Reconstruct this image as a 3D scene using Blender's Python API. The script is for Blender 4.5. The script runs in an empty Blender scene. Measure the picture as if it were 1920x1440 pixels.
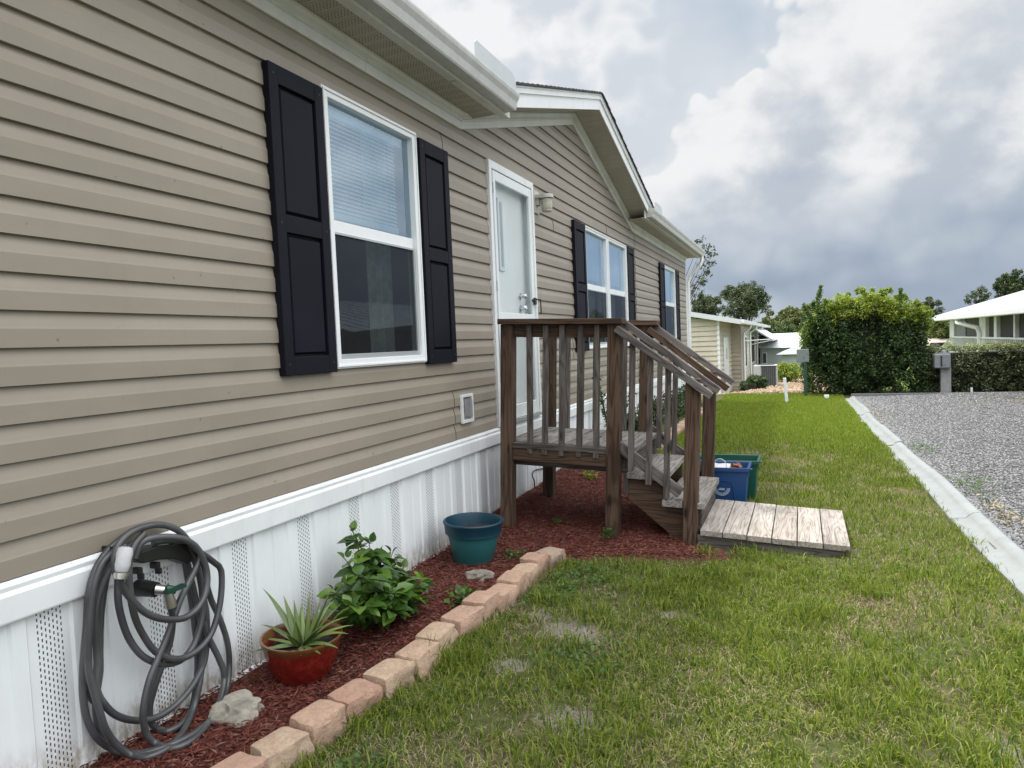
import bpy, bmesh, math, random
import numpy as np
from mathutils import Vector, Matrix, noise as mnoise
random.seed(7); RNG=np.random.default_rng(7)
S=bpy.context.scene; COL=S.collection
PI=math.pi; R=math.radians
# ------------------------------------------------------------------ camera model
F_PX=1331.0; VPX,VPY=1502.0,624.0; ROLL=.042
CAM=np.array([2.2,0.0,1.33])
_vy=F_PX**2/((720-VPY)-ROLL*(VPX-960)); _vx=ROLL*_vy
cy_=np.array([VPX-960,720-VPY,F_PX]); cy_/=np.linalg.norm(cy_)
cz_=np.array([-_vx,_vy,-F_PX]); cz_/=np.linalg.norm(cz_)
cx_=-np.cross(cy_,cz_)
if cx_[0]<0: cx_=-cx_
MW=np.array([cx_,cy_,cz_])
def ray(px,py): return MW@np.array([(px-960)/F_PX,(720-py)/F_PX,1.0])
def at(px,py,ax,val):
    "photo sight line met with a world plane, for reading positions off the site"
    d=ray(px,py); t=(val-CAM[ax])/d[ax]; return CAM+t*d
cam=bpy.data.cameras.new('camera'); co=bpy.data.objects.new('camera',cam); COL.objects.link(co)
Rr=MW@np.array([1,0,0]); Uu=MW@np.array([0,1,0]); Ff=MW@np.array([0,0,1])
m=Matrix(((Rr[0],Uu[0],-Ff[0],CAM[0]),(Rr[1],Uu[1],-Ff[1],CAM[1]),(Rr[2],Uu[2],-Ff[2],CAM[2]),(0,0,0,1)))
co.matrix_world=m; cam.sensor_width=36; cam.lens=36*F_PX/1920; cam.clip_end=2000; cam.clip_start=.05
S.camera=co
# ------------------------------------------------------------------ node helpers
def srgb(r,g,b):
    f=lambda c:(c/255/12.92 if c/255<=.04045 else ((c/255+.055)/1.055)**2.4)
    return (f(r),f(g),f(b),1)
class NT:
    def __init__(s,nt): s.nt=nt; s.L=nt.links.new
    def n(s,t,props=None,**inp):
        nd=s.nt.nodes.new(t)
        for k,v in (props or {}).items(): setattr(nd,k,v)
        for k,v in inp.items():
            k2=int(k[1:]) if k[0]=='_' and k[1:].isdigit() else k.replace('_',' ')
            s.set(nd.inputs[k2],v)
        return nd
    def set(s,sock,v):
        if isinstance(v,bpy.types.NodeSocket): s.L(v,sock)
        elif isinstance(v,bpy.types.Node): s.L(v.outputs[0],sock)
        else: sock.default_value=v
    def m(s,op,a,b=0,c=0):
        return s.n('ShaderNodeMath',{'operation':op},_0=a,_1=b,_2=c).outputs[0]
    def vm(s,op,a,b=(0,0,0)):
        return s.n('ShaderNodeVectorMath',{'operation':op},_0=a,_1=b).outputs[0]
    def noise(s,vec,scale,detail=4,rough=.5,dist=0,out=0):
        return s.n('ShaderNodeTexNoise',None,Vector=vec,Scale=scale,Detail=detail,Roughness=rough,Distortion=dist).outputs[out]
    def mul(s,vec,sc): return s.vm('MULTIPLY',vec,sc)
    def ramp(s,fac,stops,interp='LINEAR'):
        nd=s.nt.nodes.new('ShaderNodeValToRGB'); cr=nd.color_ramp; cr.interpolation=interp
        while len(cr.elements)>1: cr.elements.remove(cr.elements[-1])
        cr.elements[0].position=stops[0][0]; cr.elements[0].color=stops[0][1]
        for p,c in stops[1:]:
            e=cr.elements.new(p); e.color=c
        s.set(nd.inputs[0],fac); return nd.outputs[0]
    def mix(s,f,a,b,blend='MIX'):
        nd=s.nt.nodes.new('ShaderNodeMix'); nd.data_type='RGBA'; nd.blend_type=blend
        s.set(nd.inputs[0],f); s.set(nd.inputs[6],a); s.set(nd.inputs[7],b); return nd.outputs[2]
    def ss(s,v,a,b,lo=0,hi=1):
        nd=s.n('ShaderNodeMapRange',{'interpolation_type':'SMOOTHSTEP'},Value=v); nd.inputs[1].default_value=a; nd.inputs[2].default_value=b; nd.inputs[3].default_value=lo; nd.inputs[4].default_value=hi
        return nd.outputs[0]
    def sep(s,v): return s.n('ShaderNodeSeparateXYZ',None,Vector=v).outputs
def c4(c): return tuple(c)+(1,) if len(c)==3 else tuple(c)
def mat(name):
    M=bpy.data.materials.new(name); M.use_nodes=True; nt=M.node_tree; nt.nodes.clear()
    T=NT(nt); T.out=nt.nodes.new('ShaderNodeOutputMaterial'); T.M=M
    T.bsdf=nt.nodes.new('ShaderNodeBsdfPrincipled'); T.L(T.bsdf.outputs[0],T.out.inputs[0])
    T.obj=T.n('ShaderNodeTexCoord').outputs['Object']
    T.geo=T.n('ShaderNodeNewGeometry')
    T.pos=T.geo.outputs['Position']; T.rnd=T.geo.outputs['Random Per Island']
    return T
def fin(T,col,rough=.6,bump=None,bs=.3,bd=.01,spec=None,metal=None):
    T.set(T.bsdf.inputs['Base Color'],c4(col) if isinstance(col,(tuple,list)) else col)
    T.set(T.bsdf.inputs['Roughness'],rough)
    if spec is not None: T.bsdf.inputs['Specular IOR Level'].default_value=spec
    if metal is not None: T.bsdf.inputs['Metallic'].default_value=metal
    if bump is not None:
        b=T.n('ShaderNodeBump',None,Strength=bs,Distance=bd,Height=bump); T.L(b.outputs[0],T.bsdf.inputs['Normal'])
    return T.M
def plain(name,col,rough=.5,var=.12,scale=6,spec=None,metal=None,bump=.0,dirt=None):
    T=mat(name); n=T.noise(T.pos,scale,5,.6)
    f=T.ss(n,.25,.75,1-var,1+var*.5)
    c=T.mix(1,c4(col),T.n('ShaderNodeCombineColor',None,Red=f,Green=f,Blue=f).outputs[0],'MULTIPLY')
    if dirt: c=T.mix(T.ss(T.noise(T.mul(T.pos,(3,3,1)),4,6,.65),.5,.8,0,.45),c,c4(dirt))
    return fin(T,c,rough,T.noise(T.pos,scale*20,3) if bump else None,bump,.004,spec,metal)
# ------------------------------------------------------------------ mesh helpers
class MB:
    def __init__(s): s.v=[]; s.f=[]
    def add(s,vs,fs):
        o=len(s.v); s.v+=[tuple(map(float,v)) for v in vs]; s.f+=[tuple(i+o for i in f) for f in fs]; return s
    def box(s,x0,x1,y0,y1,z0,z1,M=None):
        vs=[(x0,y0,z0),(x1,y0,z0),(x1,y1,z0),(x0,y1,z0),(x0,y0,z1),(x1,y0,z1),(x1,y1,z1),(x0,y1,z1)]
        if M is not None: vs=[tuple(M@Vector(v)) for v in vs]
        return s.add(vs,[(0,3,2,1),(4,5,6,7),(0,1,5,4),(1,2,6,5),(2,3,7,6),(3,0,4,7)])
    def quad(s,a,b,c,d): return s.add([a,b,c,d],[(0,1,2,3)])
    def prism(s,poly,axis,a,b):
        "2D polygon extruded along an axis (0,1,2)"
        def mk(p,t):
            if axis==0: return (t,p[0],p[1])
            if axis==1: return (p[0],t,p[1])
            return (p[0],p[1],t)
        n=len(poly); vs=[mk(p,a) for p in poly]+[mk(p,b) for p in poly]
        fs=[tuple(range(n)),tuple(range(2*n-1,n-1,-1))]+[(i,i+n,(i+1)%n+n,(i+1)%n) for i in range(n)]
        return s.add(vs,fs)
    def tube(s,pts,r,seg=8,cap=True,closed=False):
        P=[Vector(p) for p in pts]; n=len(P); rs=r if isinstance(r,(list,tuple)) else [r]*n
        vs=[];up=Vector((0.01,.02,1)).normalized(); prev=None
        for i,p in enumerate(P):
            t=(P[min(i+1,n-1)]-P[max(i-1,0)])
            if t.length<1e-9: t=Vector((0,0,1))
            t.normalize()
            if prev is None:
                a=t.cross(up)
                if a.length<.05: a=t.cross(Vector((1,0,0)))
            else: a=prev-t*prev.dot(t)
            a.normalize(); prev=a; b=t.cross(a)
            for k in range(seg):
                an=2*PI*k/seg; vs.append(tuple(p+(a*math.cos(an)+b*math.sin(an))*rs[i]))
        fs=[(i*seg+k,i*seg+(k+1)%seg,(i+1)*seg+(k+1)%seg,(i+1)*seg+k) for i in range(n-1) for k in range(seg)]
        if cap: fs+=[tuple(range(seg-1,-1,-1)),tuple((n-1)*seg+k for k in range(seg))]
        return s.add(vs,fs)
    def lathe(s,prof,c,seg=40,M=None):
        vs=[];n=len(prof)
        for r,z in prof:
            for k in range(seg):
                a=2*PI*k/seg; v=Vector((r*math.cos(a),r*math.sin(a),z))
                if M is not None: v=M@v
                vs.append((c[0]+v[0],c[1]+v[1],c[2]+v[2]))
        fs=[(i*seg+k,i*seg+(k+1)%seg,(i+1)*seg+(k+1)%seg,(i+1)*seg+k) for i in range(n-1) for k in range(seg)]
        if prof[0][0]>1e-4: fs.append(tuple(range(seg-1,-1,-1)))
        if prof[-1][0]>1e-4: fs.append(tuple((n-1)*seg+k for k in range(seg)))
        return s.add(vs,fs)
WM={}
def link(o,parent=None,W=None):
    COL.objects.link(o)
    if parent is not None: o.parent=parent; WM[o.name]=WM[parent.name]
    else: WM[o.name]=W if W is not None else Matrix.Identity(4)
    return o
def tag(o,label=None,cat=None,group=None,kind=None):
    if label: o['label']=label
    if cat: o['category']=cat
    if group: o['group']=group
    if kind: o['kind']=kind
    return o
def thing(name,loc,label,cat,group=None,rot=None):
    o=bpy.data.objects.new(name,None); o.empty_display_size=.1
    M=Matrix.Translation(Vector(loc))
    if rot is not None: M=M@rot
    o.matrix_world=M; link(o,None,M); return tag(o,label,cat,group)
def mesh_np(name,V,faces_idx,nper,mt,smooth=False):
    me=bpy.data.meshes.new(name); nv=len(V); nf=len(faces_idx)//nper
    me.vertices.add(nv); me.vertices.foreach_set('co',np.asarray(V,dtype=np.float32).ravel())
    me.loops.add(nf*nper); me.loops.foreach_set('vertex_index',np.asarray(faces_idx,dtype=np.int32))
    me.polygons.add(nf); me.polygons.foreach_set('loop_start',np.arange(0,nf*nper,nper,dtype=np.int32))
    me.update(calc_edges=True); me.materials.append(mt)
    if smooth: me.polygons.foreach_set('use_smooth',[True]*nf)
    return me
def obj(name,mb,mt,parent=None,world=True,bevel=0,smooth=False,label=None,fix=True,auto=None):
    "one mesh object; vertices given in world coordinates unless world=False (then in the thing's own frame)"
    me=bpy.data.meshes.new(name)
    V=mb.v
    if world and parent is not None:
        inv=WM[parent.name].inverted(); V=[tuple(inv@Vector(v)) for v in V]
    me.from_pydata(V,[],mb.f)
    if fix:
        bm=bmesh.new(); bm.from_mesh(me); bmesh.ops.recalc_face_normals(bm,faces=bm.faces); bm.to_mesh(me); bm.free()
    me.materials.append(mt)
    o=bpy.data.objects.new(name,me); link(o,parent)
    if smooth:
        me.polygons.foreach_set('use_smooth',[True]*len(me.polygons))
        try:
            me.set_sharp_from_angle(angle=R(auto or 40))
        except Exception: pass
    if bevel:
        b=o.modifiers.new('bevel','BEVEL'); b.width=bevel; b.segments=2; b.limit_method='ANGLE'; b.angle_limit=R(40)
    if label: o['label']=label
    return o
def islands(mb):
    par=list(range(len(mb.v)))
    def fd(i):
        while par[i]!=i: par[i]=par[par[i]]; i=par[i]
        return i
    for f in mb.f:
        r0=fd(f[0])
        for q in f[1:]: par[fd(q)]=r0
    gr={}
    for f in mb.f: gr.setdefault(fd(f[0]),[]).append(f)
    out=[]
    for fs in gr.values():
        ids=sorted({i for f in fs for i in f}); mp={i:k for k,i in enumerate(ids)}
        m_=MB(); m_.v=[mb.v[i] for i in ids]; m_.f=[tuple(mp[i] for i in f) for f in fs]; out.append(m_)
    return out
def objs(name,mb,mt,parent=None,**k):
    "each loose piece as a part of its own"
    return [obj(name,m_,mt,parent,**k) for m_ in islands(mb)]
def solo(name,mb,mt,label,cat,group=None,loc=None,**k):
    "a thing that is a single mesh, origin at its base"
    if loc is None:
        a=np.array(mb.v); loc=(a[:,0].mean(),a[:,1].mean(),a[:,2].min())
    mb.v=[(v[0]-loc[0],v[1]-loc[1],v[2]-loc[2]) for v in mb.v]
    o=obj(name,mb,mt,None,**k); o.location=loc; WM[o.name]=Matrix.Translation(Vector(loc)); return tag(o,label,cat,group)
def rotmat(ax,ang): return Matrix.Rotation(ang,4,ax)
# ------------------------------------------------------------------ value noise in numpy
def vnoise(x,y,sc,seed=0):
    x=np.asarray(x)*sc; y=np.asarray(y)*sc
    xi=np.floor(x).astype(int); yi=np.floor(y).astype(int); fx=x-xi; fy=y-yi
    fx=fx*fx*(3-2*fx); fy=fy*fy*(3-2*fy)
    h=lambda a,b: np.modf(np.abs(np.sin(a*127.1+b*311.7+seed*74.7)*43758.5453))[0]
    return (h(xi,yi)*(1-fx)+h(xi+1,yi)*fx)*(1-fy)+(h(xi,yi+1)*(1-fx)+h(xi+1,yi+1)*fx)*fy
def sstep(v,a,b):
    t=np.clip((np.asarray(v,dtype=float)-a)/(b-a),0,1); return t*t*(3-2*t)
def G(x,y):
    "ground height"
    x=np.asarray(x,dtype=float); y=np.asarray(y,dtype=float)
    z=.012*(vnoise(x,y,1.3,3)-.5)+.006*(vnoise(x,y,5,5)-.5)
    z=z-.02*sstep(x,.9,2.4)*(1-sstep(y,6,9))
    z=z+.03*(1-sstep(x,.0,.5))*(1-sstep(y,6.5,7.5))*sstep(y,3.9,4.6)
    y0=np.where(x<2.6,16.0,np.where(x>3.6,19.5,16.0+3.5*(x-2.6)))
    z=z-(.8-.52*sstep(x,.3,1.0))*sstep(y,y0+.2,y0+6.5)
    return z
def g1(x,y): return float(G(x,y))

# ================================================================== MATERIALS
def m_siding(name,col,streak=.1):
    T=mat(name); p=T.pos
    n1=T.noise(T.mul(p,(1,.5,1.2)),1.6,5,.6); n2=T.noise(T.mul(p,(1,9,.7)),3,4,.6); n3=T.noise(p,60,2)
    c=T.mix(T.ss(n1,.3,.75),c4([a*.90 for a in col]),c4([a*1.07 for a in col]))
    c=T.mix(T.ss(n2,.52,.75,0,streak*1.6),c,c4([a*.78 for a in col]))
    sp=T.noise(p,24,2); c=T.mix(T.ss(sp,.745,.78,0,.55),c,(.10,.09,.075,1))
    sm=T.noise(T.mul(p,(1,.8,2.2)),3.2,6,.7); c=T.mix(T.ss(sm,.50,.78,0,.20),c,c4([a*1.28 for a in col]))
    wav=T.noise(T.mul(p,(1,1.1,3)),1.3,2); n3=T.m('ADD',n3,T.m('MULTIPLY',wav,18.0))
    return fin(T,c,.42,n3,.06,.002,.35)
M_SID=m_siding('vinyl_siding_taupe',(.288,.250,.202))
M_JOINT=plain('joint_shadow_line',(.10,.085,.07),.7)
M_SKT=None
def m_skirt(name,vent):
    T=mat(name); p=T.pos; x,y,z=T.sep(p)
    n=T.noise(T.mul(p,(1,2,1)),2.2,6,.6); base=T.mix(T.ss(n,.35,.75),(.74,.77,.78,1),(.80,.825,.83,1))
    low=T.ss(T.m('ADD',z,T.m('MULTIPLY',T.noise(T.mul(p,(1,3,1)),3,3),-.12)),.14,-.04); gr=T.noise(T.mul(p,(1,8,3)),5,5,.7)
    base=T.mix(T.m('MULTIPLY',low,T.ss(gr,.30,.65,0,.9)),base,(.30,.24,.18,1))
    st=T.ss(T.noise(T.mul(p,(1,26,.8)),1.0,5,.7),.60,.80,0,.12); base=T.mix(st,base,(.50,.52,.50,1))
    if vent:
        # staggered punched slots
        py=.0125; pz=.0195
        cy=T.m('FLOOR',T.m('DIVIDE',y,py)); fy=T.m('FRACT',T.m('DIVIDE',y,py))
        sh=T.m('MULTIPLY',T.m('MODULO',T.m('ABSOLUTE',cy),2),.5)
        fz=T.m('FRACT',T.m('ADD',T.m('DIVIDE',z,pz),sh))
        a=T.m('LESS_THAN',T.m('ABSOLUTE',T.m('SUBTRACT',fy,.5)),.17)
        b=T.m('LESS_THAN',T.m('ABSOLUTE',T.m('SUBTRACT',fz,.5)),.27)
        msk=T.m('MULTIPLY',a,b)
        c=T.mix(msk,base,(.045,.045,.048,1))
        return fin(T,c,.4,T.m('SUBTRACT',1,msk),.5,.003,.4)
    return fin(T,base,.38,T.noise(p,90,2),.04,.002,.4)
M_SKT=m_skirt('skirting_vinyl_white',False); M_SKV=m_skirt('skirting_vent_strip',True)
M_TRIMW=plain('white_trim',(.76,.78,.785),.35,.06,3,dirt=(.55,.53,.48))
M_CREAM=plain('cream_frieze',(.60,.60,.55),.45,.12,2.5,dirt=(.42,.40,.35))
def m_gutter():
    T=mat('aluminium_gutter'); p=T.pos
    n=T.noise(T.mul(p,(1,1,1)),9,7,.7); b=T.noise(T.mul(p,(2,14,2)),1.5,4,.6)
    c=T.mix(T.ss(n,.35,.72),(.44,.44,.41,1),(.52,.525,.505,1)); c=T.mix(T.ss(b,.55,.85,0,.3),c,(.34,.33,.29,1))
    return fin(T,c,.45,n,.06,.003)
M_GUT=m_gutter()
M_SPL=plain('splash_guard_metal',(.50,.53,.55),.4,.05,4)
def m_soffit(name,perf):
    T=mat(name); p=T.pos; x,y,z=T.sep(p)
    n=T.noise(p,3,5,.6); c=T.mix(T.ss(n,.3,.7),(.38,.355,.30,1),(.46,.43,.37,1))
    h=T.m('PINGPONG',T.m('DIVIDE',y,.1016),.5); rib=T.ss(h,.0,.05)
    c=T.mix(T.m('SUBTRACT',1,rib),c,(.30,.28,.24,1))
    if perf:
        fy=T.m('SUBTRACT',T.m('FRACT',T.m('DIVIDE',y,.0145)),.5)
        par=T.m('MULTIPLY',T.m('MODULO',T.m('ABSOLUTE',T.m('FLOOR',T.m('DIVIDE',y,.0145))),2),.5)
        fx=T.m('SUBTRACT',T.m('FRACT',T.m('ADD',T.m('DIVIDE',x,.019),par)),.5)
        r=T.m('ADD',T.m('MULTIPLY',fy,fy),T.m('MULTIPLY',T.m('MULTIPLY',fx,fx),1.5))
        d=T.m('LESS_THAN',r,.085); band=T.m('GREATER_THAN',h,.16)
        c=T.mix(T.m('MULTIPLY',d,band),c,(.08,.072,.06,1))
    return fin(T,c,.55,rib,.6,.006)
M_SOFV=m_soffit('soffit_vented',True); M_SOF=m_soffit('soffit_ribbed',False)
M_SHUT=plain('shutter_navy_black',(.0085,.0085,.015),.6,.25,3,spec=.14,bump=.05)
M_FRAME=plain('window_frame_white',(.80,.81,.82),.3,.04,5)
M_GREYF=plain('aluminium_screen_frame',(.45,.47,.48),.35,.06,5,metal=.4)
M_DOOR=plain('door_steel_pale',(.86,.87,.84),.3,.05,2)
M_WHTP=plain('white_paint_door',(.74,.77,.77),.3,.05,3)
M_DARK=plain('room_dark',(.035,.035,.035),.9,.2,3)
M_BLIND=plain('blind_vinyl',(.60,.74,.78),.5,.04,4)
M_CURT=plain('curtain_cloth',(.62,.68,.64),.9,.25,14)
M_CHROME=plain('chrome',(.7,.7,.7),.18,.02,5,metal=1)
M_BLACK=plain('black_plastic',(.012,.012,.012),.4,.2,8)
M_BLKM=plain('black_handle_metal',(.02,.02,.02),.3,.1,8)
def m_glass(name,tint,refl=1.5,screen=0.0,k=1.6,add=0.0):
    T=mat(name); nt=T.nt; nt.nodes.remove(T.bsdf)
    fr=T.n('ShaderNodeFresnel',None,IOR=refl).outputs[0]
    gl=T.n('ShaderNodeBsdfGlossy',None,Color=(.74,.88,1,1),Roughness=.02)
    tr=T.n('ShaderNodeBsdfTransparent',None,Color=c4(tint))
    fac=T.m('MINIMUM',T.m('ADD',T.m('MULTIPLY',fr,k),add),.9)
    mx=T.n('ShaderNodeMixShader',None,_0=fac,_1=tr.outputs[0],_2=gl.outputs[0])
    if screen:
        df=T.n('ShaderNodeBsdfDiffuse',None,Color=(.03,.032,.034,1))
        mx2=T.n('ShaderNodeMixShader',None,_0=screen,_1=mx.outputs[0],_2=df.outputs[0]); mx=mx2
    T.L(mx.outputs[0],T.out.inputs[0]); return T.M
M_GLASS=m_glass('window_glass',(.66,.82,.90),1.55,0,2.4,.10)
M_SCR=m_glass('screened_glass',(.75,.80,.80),1.5,.55,.9)
M_DGL=m_glass('storm_door_glass',(.98,.99,.99),1.45,0,.55)
def m_shingle():
    T=mat('asphalt_shingle'); n=T.noise(T.pos,90,3); n2=T.noise(T.pos,3,3)
    c=T.mix(T.ss(n,.3,.7),(.018,.018,.02,1),(.07,.065,.06,1)); return fin(T,c,.9,n,.5,.006)
M_SHNG=m_shingle()
def m_wood(name,ax,dark,mid,light,white=0.0,ring=9,gk=.60):
    T=mat(name)
    off=T.n('ShaderNodeCombineXYZ',None,X=T.m('MULTIPLY',T.rnd,31),Y=T.m('MULTIPLY',T.rnd,17),Z=T.m('MULTIPLY',T.rnd,23)).outputs[0]
    oi=T.n('ShaderNodeObjectInfo').outputs['Random']
    off2=T.n('ShaderNodeCombineXYZ',None,X=T.m('MULTIPLY',oi,13),Y=T.m('MULTIPLY',oi,37),Z=T.m('MULTIPLY',oi,29)).outputs[0]
    p=T.vm('ADD',T.vm('ADD',T.obj,off),off2)
    sc=[10.5,10.5,10.5]; sc[ax]=1.0
    q=T.mul(p,tuple(sc))
    n=T.noise(q,1.15,1.5,.45,.35)
    rg=T.m('ABSOLUTE',T.m('SUBTRACT',T.m('FRACT',T.m('MULTIPLY',n,ring)),.5))     # growth rings as contour bands
    rg=T.ss(rg,.02,.30)
    sf=[60,60,60]; sf[ax]=2.0
    fib=T.noise(T.mul(p,tuple(sf)),1.4,4,.65)
    bl=T.noise(T.mul(p,tuple([2.5 if i!=ax else 1.2 for i in range(3)])),1.5,4,.6)
    c=T.mix(T.ss(bl,.3,.72),c4(mid),c4(light))
    c=T.mix(T.m('MULTIPLY',T.m('SUBTRACT',1,rg),gk),c,c4(dark))
    c=T.mix(T.ss(fib,.50,.72,0,.7),c,c4([a*.75 for a in dark]))
    c=T.mix(T.ss(fib,.48,.30,0,.35),c,c4([min(1,a*1.35) for a in light]))
    f=T.ss(oi,0,1,.82,1.15); f2=T.ss(T.rnd,0,1,.88,1.12); f=T.m('MULTIPLY',f,f2)
    c=T.mix(1,c,T.n('ShaderNodeCombineColor',None,Red=f,Green=f,Blue=f).outputs[0],'MULTIPLY')
    vo=T.n('ShaderNodeTexVoronoi',None,Vector=T.mul(p,tuple([7.0 if i!=ax else 2.2 for i in range(3)])),Scale=1.0).outputs['Distance']
    c=T.mix(T.ss(vo,.13,.05,0,.9),c,c4([a*.35 for a in dark]))
    h=T.m('ADD',T.m('MULTIPLY',rg,.6),T.m('MULTIPLY',fib,.8))
    return fin(T,c,.78,h,.45,.003,.25)
WD=((.023,.012,.007),(.076,.045,.029),(.115,.074,.050))   # brown posts
WG=((.034,.026,.023),(.090,.074,.066),(.150,.130,.118))   # grey weathered
WP=((.10,.082,.066),(.255,.225,.195),(.36,.325,.29))            # bleached platform
M_WX=m_wood('wood_grey_x',0,*WG); M_WY=m_wood('wood_grey_y',1,*WG); M_WZ=m_wood('wood_grey_z',2,*WG)
M_WPZ=m_wood('wood_brown_post',2,*WD); M_WPX=m_wood('wood_brown_x',0,*WD)
M_WDK=m_wood('wood_deck_top',1,(.085,.075,.066),(.23,.21,.19),(.35,.32,.295))
M_WPL=m_wood('wood_platform_boards',1,*WP,ring=12,gk=.42)
def m_leaf(name,cols,trans=.25,rough=.45,spec=.35):
    T=mat(name); T.nt.nodes.remove(T.bsdf)
    st=[(i/(len(cols)-1) if len(cols)>1 else 0,c4(c)) for i,c in enumerate(cols)]
    c=T.ramp(T.rnd,st)
    b=T.nt.nodes.new('ShaderNodeBsdfPrincipled'); T.L(c,b.inputs['Base Color']); b.inputs['Roughness'].default_value=rough; b.inputs['Specular IOR Level'].default_value=spec
    t=T.n('ShaderNodeBsdfTranslucent',None,Color=T.mix(1,c,(1.3,1.5,.7,1),'MULTIPLY'))
    mx=T.n('ShaderNodeMixShader',None,_0=trans,_1=b.outputs[0],_2=t.outputs[0]); T.L(mx.outputs[0],T.out.inputs[0]); return T.M
M_GRASS=m_leaf('grass_blades',[(.046,.078,.014),(.085,.130,.018),(.135,.190,.022),(.185,.235,.028),(.28,.29,.065),(.115,.150,.024)],.35,.5,.3)
M_GRAS2=m_leaf('far_grass_blades',[(.11,.165,.022),(.17,.225,.028),(.22,.275,.034),(.28,.32,.055)],.35,.5,.3)
M_STRAW=m_leaf('dry_thatch',[(.17,.13,.075),(.30,.24,.15),(.38,.32,.21),(.22,.17,.11)],.1,.8,.1)
M_WEED=m_leaf('weed_leaves',[(.035,.075,.018),(.06,.12,.025),(.08,.15,.03)],.25)
M_HIB=m_leaf('shrub_leaves',[(.022,.055,.012),(.038,.09,.016),(.065,.14,.022),(.12,.21,.03),(.042,.10,.018)],.22,.33,.5)
M_DKG=m_leaf('dark_and_shaded_leaves',[(.014,.028,.009),(.026,.050,.014),(.042,.078,.021),(.075,.12,.03)],.2,.4,.4)  # big bush front: shade put into the leaf colour; also plain dark shrubs
M_YEL=m_leaf('light_and_sunlit_leaves',[(.09,.13,.018),(.16,.215,.026),(.24,.29,.035),(.30,.34,.05)],.4,.45,.4)  # big bush top: sunlight put into the leaf colour; also plain light plants
M_YEL2=m_leaf('shoot_leaves',[(.05,.09,.02),(.09,.15,.03),(.13,.19,.04)],.35)
M_MIDG=m_leaf('tree_leaves',[(.028,.05,.016),(.045,.078,.022),(.07,.11,.03)],.25)
M_OLV=m_leaf('far_tree_leaves',[(.07,.09,.03),(.11,.135,.04),(.16,.18,.055)],.25)
M_TDK=m_leaf('dark_tree_leaves',[(.028,.042,.016),(.048,.066,.024),(.080,.10,.036)],.2)
M_HEDG=m_leaf('hedge_leaves',[(.030,.045,.018),(.058,.080,.030),(.10,.125,.05),(.22,.23,.13)],.2,.35,.5)
M_HTOP=m_leaf('hedge_top_leaves',[(.12,.15,.06),(.22,.24,.11),(.30,.30,.17)],.3,.35,.5)
M_BARK=plain('bark',(.12,.09,.065),.9,.3,20,bump=.4)
M_STEM=plain('green_stem',(.07,.08,.03),.7,.2,20)
def m_pine():
    T=mat('pineapple_leaf'); c=T.ramp(T.rnd,[(0,(.065,.10,.035,1)),(.5,(.13,.19,.055,1)),(1,(.22,.31,.05,1))])
    return fin(T,c,.45,T.noise(T.mul(T.pos,(80,80,8)),1,2),.15,.002)
M_PINE=m_pine()
def m_ground():
    T=mat('lawn_soil'); p=T.pos; x,y,z=T.sep(p)
    n=T.noise(p,1.7,6,.65); n2=T.noise(p,22,5,.7); n3=T.noise(p,150,3,.6); n4=T.noise(p,8,5,.65)
    c=T.mix(T.ss(n2,.3,.7),(.07,.058,.034,1),(.15,.13,.075,1))
    c=T.mix(T.ss(n,.35,.6,0,.7),c,(.055,.08,.02,1))
    for (px,py,rx,ry) in SAND:
        d=T.m('ADD',T.m('POWER',T.m('DIVIDE',T.m('SUBTRACT',x,px),rx),2),T.m('POWER',T.m('DIVIDE',T.m('SUBTRACT',y,py),ry),2))
        d=T.m('ADD',d,T.m('MULTIPLY',T.m('SUBTRACT',n4,.5),5.0))
        c=T.mix(T.ss(d,1.7,.4,0,.95),c,T.mix(T.ss(n3,.35,.65),(.12,.105,.088,1),(.28,.255,.215,1)))
    far=T.ss(y,16,19); c=T.mix(far,c,T.mix(T.ss(n2,.3,.7),(.06,.10,.02,1),(.12,.17,.04,1)))
    return fin(T,c,.95,T.m('ADD',n2,n3),.7,.012,.1)
SAND=[(1.20,3.06,.17,.13),(1.42,2.33,.12,.10),(1.05,2.65,.08,.07),(.62,3.52,.10,.13),(1.62,3.40,.10,.05),(2.80,2.55,.07,.12),(1.0,3.2,.05,.09)]
M_GRND=m_ground()
def m_mulch():
    T=mat('mulch_bed'); p=T.pos; n=T.noise(T.mul(p,(1,1,1)),55,5,.7); w=T.noise(p,9,4,.6)
    c=T.mix(T.ss(n,.3,.7),(.035,.010,.008,1),(.14,.040,.030,1)); c=T.mix(T.ss(w,.55,.8,0,.4),c,(.12,.08,.06,1))
    return fin(T,c,.9,n,1,.015,.2)
M_MUL=m_mulch()
M_CHIP=m_leaf('mulch_chips',[(.040,.012,.009),(.085,.022,.016),(.13,.034,.025),(.18,.058,.042),(.10,.026,.019),(.20,.12,.09)],0.0,.8,.2)
def m_gravel():
    T=mat('gravel_ground'); p=T.pos
    v=T.n('ShaderNodeTexVoronoi',None,Vector=p,Scale=58.0); v2=T.n('ShaderNodeTexVoronoi',{'feature':'DISTANCE_TO_EDGE'},Vector=p,Scale=58.0).outputs['Distance']
    vs=T.sep(v.outputs['Color'])[0]
    c=T.ramp(vs,[(0,(.09,.09,.093,1)),(.4,(.14,.14,.144,1)),(.8,(.20,.20,.20,1)),(1,(.28,.28,.275,1))])
    c=T.mix(T.ss(v2,.06,.0),c,(.035,.033,.03,1)); n=T.noise(p,.9,4,.6)
    c=T.mix(T.ss(n,.58,.78,0,.55),c,(.20,.16,.11,1))
    return fin(T,c,.85,T.m('MINIMUM',v2,.2),1,.03,.2)
M_GRV=m_gravel()
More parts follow.
